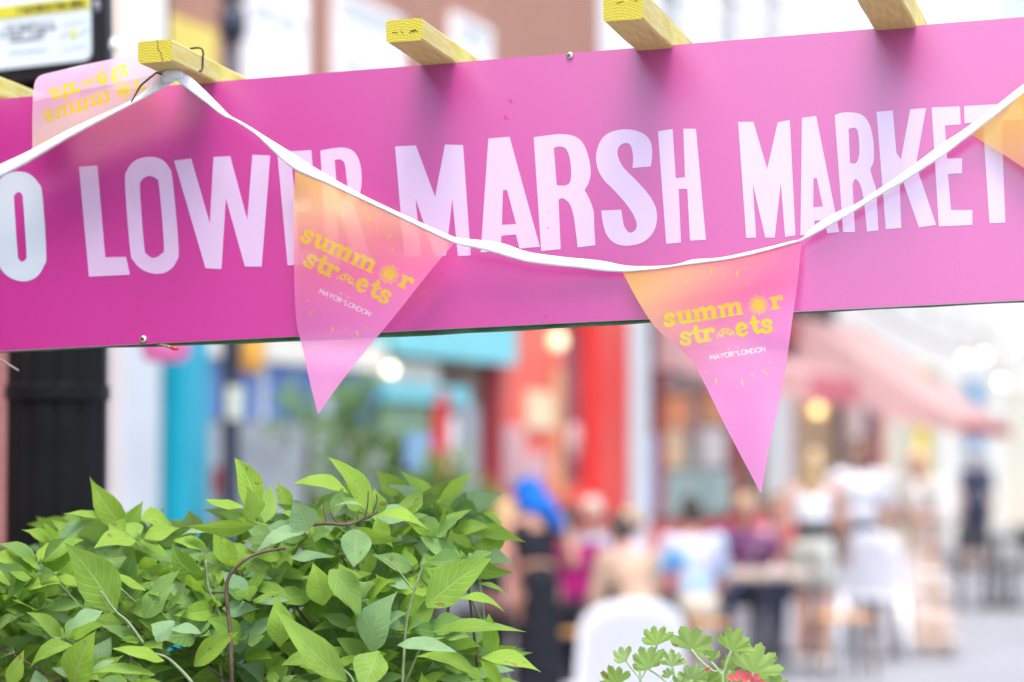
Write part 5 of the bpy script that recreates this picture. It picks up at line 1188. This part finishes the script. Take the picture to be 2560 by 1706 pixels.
person(1238, 14.2, 1.50, 15, 'woman in black crop top and long black skirt with a bright blue headscarf, head bowed', None, [('top', 'crop', c_blk), ('skirt', 'skirt', c_blk), ('headscarf', 'scarf', cl('blue_scarf', (.006, .11, .44), .3)), ('shoes', 'shoes', m_shoeb)], m_skin2, arms=('bent', 'bent'), lean=15, head_dx=.07)
person(1322, 16.2, 1.62, 20, 'seated person in a magenta top with dark hair, beside the woman in black', 'dark', [('shirt', 'long', cl('magenta_cotton', (.24, .006, .10))), ('trousers', 'trousers', c_blk), ('shoes', 'shoes', m_shoeb)], m_skin2, 'sit', ('table', 'table'), 8)
person(1372, 18.2, 1.66, 150, 'seated grey haired person in a pale blue top facing the camera', 'grey', [('shirt', 'tee', cl('pale_blue_cotton', (.34, .44, .54))), ('trousers', 'trousers', c_navy), ('shoes', 'shoes', m_shoe)], m_skin, 'sit', ('table', 'table'), 5)
person(1408, 17.2, 1.55, -60, 'seated person in a lilac patterned top at the left table', 'fair', [('shirt', 'tee', spots_mat('lilac_pattern', (.32, .16, .34), [(.62, .50, .66), (.75, .55, .62)], 7)), ('trousers', 'trousers', cl('mauve_cotton', (.4, .25, .35))), ('shoes', 'shoes', m_shoe)], m_skin, 'sit', ('table', 'down'), 12)
person(1476, 15.2, 1.64, 32, 'dark haired person in a beige top leaning over the table, black bag at the side', 'dark', [('shirt', 'long', cl('beige_cotton', (.42, .30, .22))), ('trousers', 'trousers', c_blk), ('bag', 'bag', c_blk), ('shoes', 'shoes', m_shoeb)], m_skin, 'sit', ('table', 'table'), 22)
person(1598, 17.0, 1.72, 18, 'seated man seen from behind in a pale blue and white tie dye T-shirt', 'dark', [('shirt', 'tee', c_tie), ('shorts', 'shorts', cl('cream_cotton', (.5, .46, .38))), ('shoes', 'shoes', m_shoe)], m_skin, 'sit', ('reach', 'reach'), 6)
person(1714, 19.0, 1.70, 170, 'seated person in a dark plum top behind the wooden table, facing the camera', 'fair', [('shirt', 'tee', spots_mat('plum_pattern', (.10, .03, .11), [(.16, .05, .15), (.55, .38, .46)], 5)), ('trousers', 'trousers', c_navy), ('shoes', 'shoes', m_shoeb)], m_skin, 'sit', ('table', 'bent'), 4)
person(1772, 19.8, 1.66, 200, 'seated person in a red top at the right end of the wooden table', 'brown', [('shirt', 'tee', cl('red_cotton', (.62, .05, .09))), ('trousers', 'trousers', c_navy), ('shoes', 'shoes', m_shoeb)], m_skin, 'sit', ('table', 'table'), 6)
person(1150, 17.6, 1.62, -35, 'seated person in a pale pink dress half hidden behind the shrub', 'blonde', [('dress', 'dress', cl('pale_pink_cotton', (.58, .30, .28))), ('shoes', 'shoes', m_shoe)], m_skin, 'sit', ('table', 'down'), 4, .1)
person(1866, 18.4, 1.66, -25, 'standing woman in a white top with black waistband and pale shorts', 'fair', [('top', 'crop', c_wht), ('waistband', 'band', c_blk), ('shorts', 'shorts', cl('stone_cotton', (.42, .44, .40))), ('shoes', 'shoes', m_shoe)], m_skin, 'stand', ('down', 'reach'), 4, .12)
person(1976, 20.6, 1.76, 172, 'standing man in a white T-shirt and dark trousers by the cafe door', 'dark', [('shirt', 'tee', c_wht), ('trousers', 'trousers', c_navy), ('shoes', 'shoes', m_shoeb)], m_skin3, 'stand', ('down', 'hip'))
person(2118, 19.4, 1.68, 120, 'woman in a long beige spotted dress and white shawl with loose blonde hair', 'blonde', [('dress', 'dress', c_dress), ('shawl', 'shawl', cl('ivory_shawl', (.48, .47, .45))), ('shoes', 'shoes', m_shoe)], m_skin, 'stand', ('bent', 'bent'), 2, .3, stride=.05)
person(2243, 33, 1.70, 20, 'distant person in a dark navy outfit walking away at the right', 'grey', [('shirt', 'tee', c_navy), ('shorts', 'shorts', c_navy), ('shoes', 'shoes', m_shoe)], m_skin, 'stand', ('down', 'down'), stride=.06)
# furniture
m_cw2 = mat('white_plastic', (.80, .83, .88), .35, .5); m_steel = mat('dark_steel', (.05, .055, .06), .4, .5, metal=.5); m_tt = mat('pale_wood', (.42, .34, .27), .55, .4, .15, 5)
def monobloc(x, Y, rz, label, group=None, zs=1.0, ws=1.0, arms=True):
    P = at_y(x * K, 1142, Y); e = empty('plastic_chair', (P.x, P.y, 0), math.radians(rz), label, 'chair', group); e.scale = (zs, zs, zs)
    bm = bmesh.new(); rows = []
    for j in range(9):
        t = j / 8; z = (.40 + .44 * t); w = ws * .25 - .02 * t - (.10 * max(0, (t - .72) / .28) ** 2.2)
        rows.append([bm.verts.new((w * math.sin(a), -.22 - .07 * t + .10 * (1 - math.cos(a)), z + (.012 * math.cos(a * 2) if j == 8 else 0))) for a in [(-1 + 2 * k / 10) * 1.15 for k in range(11)]])
    for p, q in zip(rows, rows[1:]):
        for k in range(10): bm.faces.new((p[k], p[k + 1], q[k + 1], q[k]))
    bmesh.ops.solidify(bm, geom=bm.faces[:], thickness=.014); bmesh.ops.recalc_face_normals(bm, faces=bm.faces[:]); obj('backrest', bm, m_cw2, e, True)
    bm = bmesh.new(); box2(bm, (-.22, -.21, .405), (.22, .22, .435), None, .012); obj('seat', bm, m_cw2, e)
    for sx in (-1, 1):
        for sy in (-1, 1):
            bm = bmesh.new(); tube(bm, [(sx * .19, sy * .18, .41), (sx * .24, sy * .24, 0)], [.03, .022], 8); obj('leg', bm, m_cw2, e, True)
        if not arms: continue
        bm = bmesh.new(); tube(bm, [(sx * .22, -.20, .62), (sx * .25, .0, .65), (sx * .25, .16, .63), (sx * .23, .20, .42)], .018, 8); obj('armrest', bm, m_cw2, e, True)
    return e
monobloc(1424, 11.9, 12, 'large white plastic chair back nearest the camera, above the geranium', 'white plastic chairs', 1.08, 1.12, False)
monobloc(2016, 19.3, -20, 'white plastic chair between the standing woman in shorts and the dress', 'white plastic chairs', 1.2, .95, False)
def cafe_chair(x, Y, rz, label, m=None):
    P = at_y(x * K, 1142, Y); e = empty('cafe_chair', (P.x, P.y, 0), math.radians(rz), label, 'chair', 'dark cafe chairs')
    bm = bmesh.new(); box2(bm, (-.2, -.2, .43), (.2, .2, .455), None, .008); obj('seat', bm, m_steel, e)
    bm = bmesh.new(); box2(bm, (-.2, -.235, .62), (.2, -.215, .86), None, .006); obj('backrest', bm, m_steel, e)
    for sx in (-1, 1):
        bm = bmesh.new(); tube(bm, [(sx * .18, .18, .43), (sx * .19, .2, 0)], .013, 8); obj('leg', bm, m_steel, e, True)
        bm = bmesh.new(); tube(bm, [(sx * .18, -.24, .86), (sx * .18, -.19, .43), (sx * .19, -.22, 0)], .013, 8); obj('leg', bm, m_steel, e, True)
    return e
for x, Y, rz, l in ((1372, 18.3, 150, 'dark cafe chair under the grey haired person'), (1408, 17.25, -60, 'dark cafe chair under the person in the lilac top'), (1714, 19.1, 170, 'dark cafe chair under the person in the plum top'), (1772, 19.9, 200, 'dark cafe chair under the person in the red top'), (1150, 17.6, -35, 'dark cafe chair under the person in pale pink'),
                 (2205, 25.5, 30, 'empty dark cafe chair at the right, nearest the woman in the dress'), (2262, 26.2, -60, 'empty dark cafe chair at the right, second from the dress'), (2318, 25.2, 110, 'empty dark cafe chair at the right, third from the dress'), (2368, 26.0, 10, 'empty dark cafe chair cut by the right edge')):
    cafe_chair(x, Y, rz, l)
def table(x, Y, r, label, top=None):
    P = at_y(x * K, 1142, Y); e = empty('cafe_table', (P.x, P.y, 0), 0, label, 'table', 'cafe tables')
    bm = bmesh.new(); lathe(bm, [(r - .02, .715), (r, .72), (r, .745), (r - .005, .75)], 32); obj('tabletop', bm, top or m_tt, e)
    bm = bmesh.new(); lathe(bm, [(.24, 0), (.24, .02), (.05, .05), (.035, .1), (.035, .714)], 20); obj('pedestal', bm, m_steel, e, True)
table(1728, 17.9, .46, 'round pale wood cafe table in front of the people in plum and red'); table(1395, 16.7, .36, 'round cafe table between the magenta and the beige tops'); table(2290, 25.9, .36, 'round cafe table among the empty dark chairs at the right', m_steel)
def stool(x, Y, label):
    P = at_y(x * K, 1142, Y); e = empty('wooden_stool', (P.x, P.y, 0), .3, label, 'stool', 'low wooden stools')
    bm = bmesh.new(); box2(bm, (-.2, -.15, .42), (.2, .15, .455), None, .008); obj('seat', bm, mat('orange_wood', (.55, .30, .12), .5, .4, .2, 8), e)
    for sx in (-1, 1):
        for sy in (-1, 1): bm = bmesh.new(); tube(bm, [(sx * .16, sy * .11, .42), (sx * .19, sy * .14, 0)], .017, 8); obj('leg', bm, m_brown, e, True)
stool(1935, 17.6, 'low wooden stool beside the woman in shorts'); stool(1476, 15.2, 'low wooden stool under the person in the beige top'); stool(1322, 16.2, 'low wooden stool under the person in the magenta top'); stool(1598, 17.0, 'low wooden stool under the man in tie dye')
# plates on the near table
for q, (dx, dy) in enumerate(((-.2, -.05), (.12, -.15), (.2, .12))):
    P = at_y(1728 * K, 1142, 17.9); bm = bmesh.new()
    lathe(bm, [(.05, 0), (.11, .012), (.115, .018), (.06, .012)], 20, Matrix.Translation((P.x + dx, P.y + dy, .7515))); tag(obj('plate', bm, m_cw2, None, True), ('white plate at the left of the pale wood table', 'white plate at the front of the pale wood table', 'white plate at the back right of the pale wood table')[q], 'plate', 'white plates')
# greenery in front of the turquoise shop
m_bg = leaf_mat('street_plant_leaf', (.14, .28, .05), (.06, .14, .035), (.12, .24, .10), .35)
def street_plant(x, Y, z0, z1, r, n, label, name='potted_plant', pot=True, ell=True):
    P = at_y(x * K, 1142, Y); e = empty(name, (P.x, P.y, 0), 0, label, 'plant'); L = Leaves()
    for i in range(n):
        while True:
            q = Vector((ru(-1, 1), ru(-1, 1), ru(-1, 1)))
            if q.length < 1: break
        if random.random() < .6: q = q.normalized() * ru(.75, 1.05)
        c = Vector((q.x * r * (1 - .25 * q.z), q.y * r * (1 - .25 * q.z), (z0 + z1) / 2 + q.z * (z1 - z0) / 2)) + Vector((ru(-.06, .06), ru(-.06, .06), ru(-.06, .06)))
        d = (Vector((q.x, q.y, q.z * .5 + ru(-.3, .5)))).normalized(); ln = ru(.09, .17)
        L.leaf(c, c + d * ln, ln * .45, Vector((ru(-.5, .5), ru(-.9, 0), 1)), random.choice((BR, MD, DK, BL)), .1, .15)
    obj('foliage', L.bm, m_bg, e)
    if pot:
        bm = bmesh.new(); lathe(bm, [(.17, 0), (.23, .40), (.25, .41), (.25, .45), (.21, .45), (.20, .41)], 24); obj('pot', bm, mat('dark_pot', (.06, .055, .06), .6), e, True)
    bm = bmesh.new(); tube(bm, [(0, 0, .40 if pot else .0), (.03, .01, z0 + .1), (-.02, 0, (z0 + z1) / 2), (0, 0, z1 - .1)], [.03, .025, .018, .008], 8); obj('stem', bm, m_wood, e, True)
street_plant(812, 15.2, .9, 2.05, .20, 330, 'tall loose green potted plant in front of the grey shop window')
street_plant(700, 15.6, 1.75, 2.0, .17, 60, 'dark leafy plant top in front of the blue window', pot=True)
street_plant(1005, 17.0, .7, 1.55, .30, 320, 'rounded green potted bush by the turquoise shop door')
street_plant(1112, 18.4, .8, 1.32, .20, 180, 'small round green potted bush at the corner of the red shop')
# ================================================================== ADDED SHADE GAZEBO (out of view, put in to shade the board's left end)
st = empty('added_shade_gazebo', (-1.9, 1.5, 0), 0, 'added dark green gazebo, unseen left of the viewer, shading the left end of the signboard', 'gazebo')
m_gz = mat('dark_green_canvas', (.02, .045, .035), .85, .2, .2, 6)
bm = bmesh.new(); ap = bm.verts.new((0, 0, 3.1)); GX, GY = 1.12, 1.22
cs = [bm.verts.new((x, y, 2.42)) for x, y in ((-GX, -GY), (GX, -GY), (GX, GY), (-GX, GY))]
lo = [bm.verts.new((v.co.x * 1.005, v.co.y * 1.005, 2.24)) for v in cs]
for i in range(4): bm.faces.new((ap, cs[i], cs[(i + 1) % 4])); bm.faces.new((cs[i], lo[i], lo[(i + 1) % 4], cs[(i + 1) % 4]))
bmesh.ops.solidify(bm, geom=bm.faces[:], thickness=.006); obj('canopy', bm, m_gz, st)
for sx in (-1, 1):
    for sy in (-1, 1):
        bm = bmesh.new(); box2(bm, (sx * (GX - .04) - .018, sy * (GY - .04) - .018, 0), (sx * (GX - .04) + .018, sy * (GY - .04) + .018, 2.42), None, .003); obj('leg', bm, m_blk2, st)
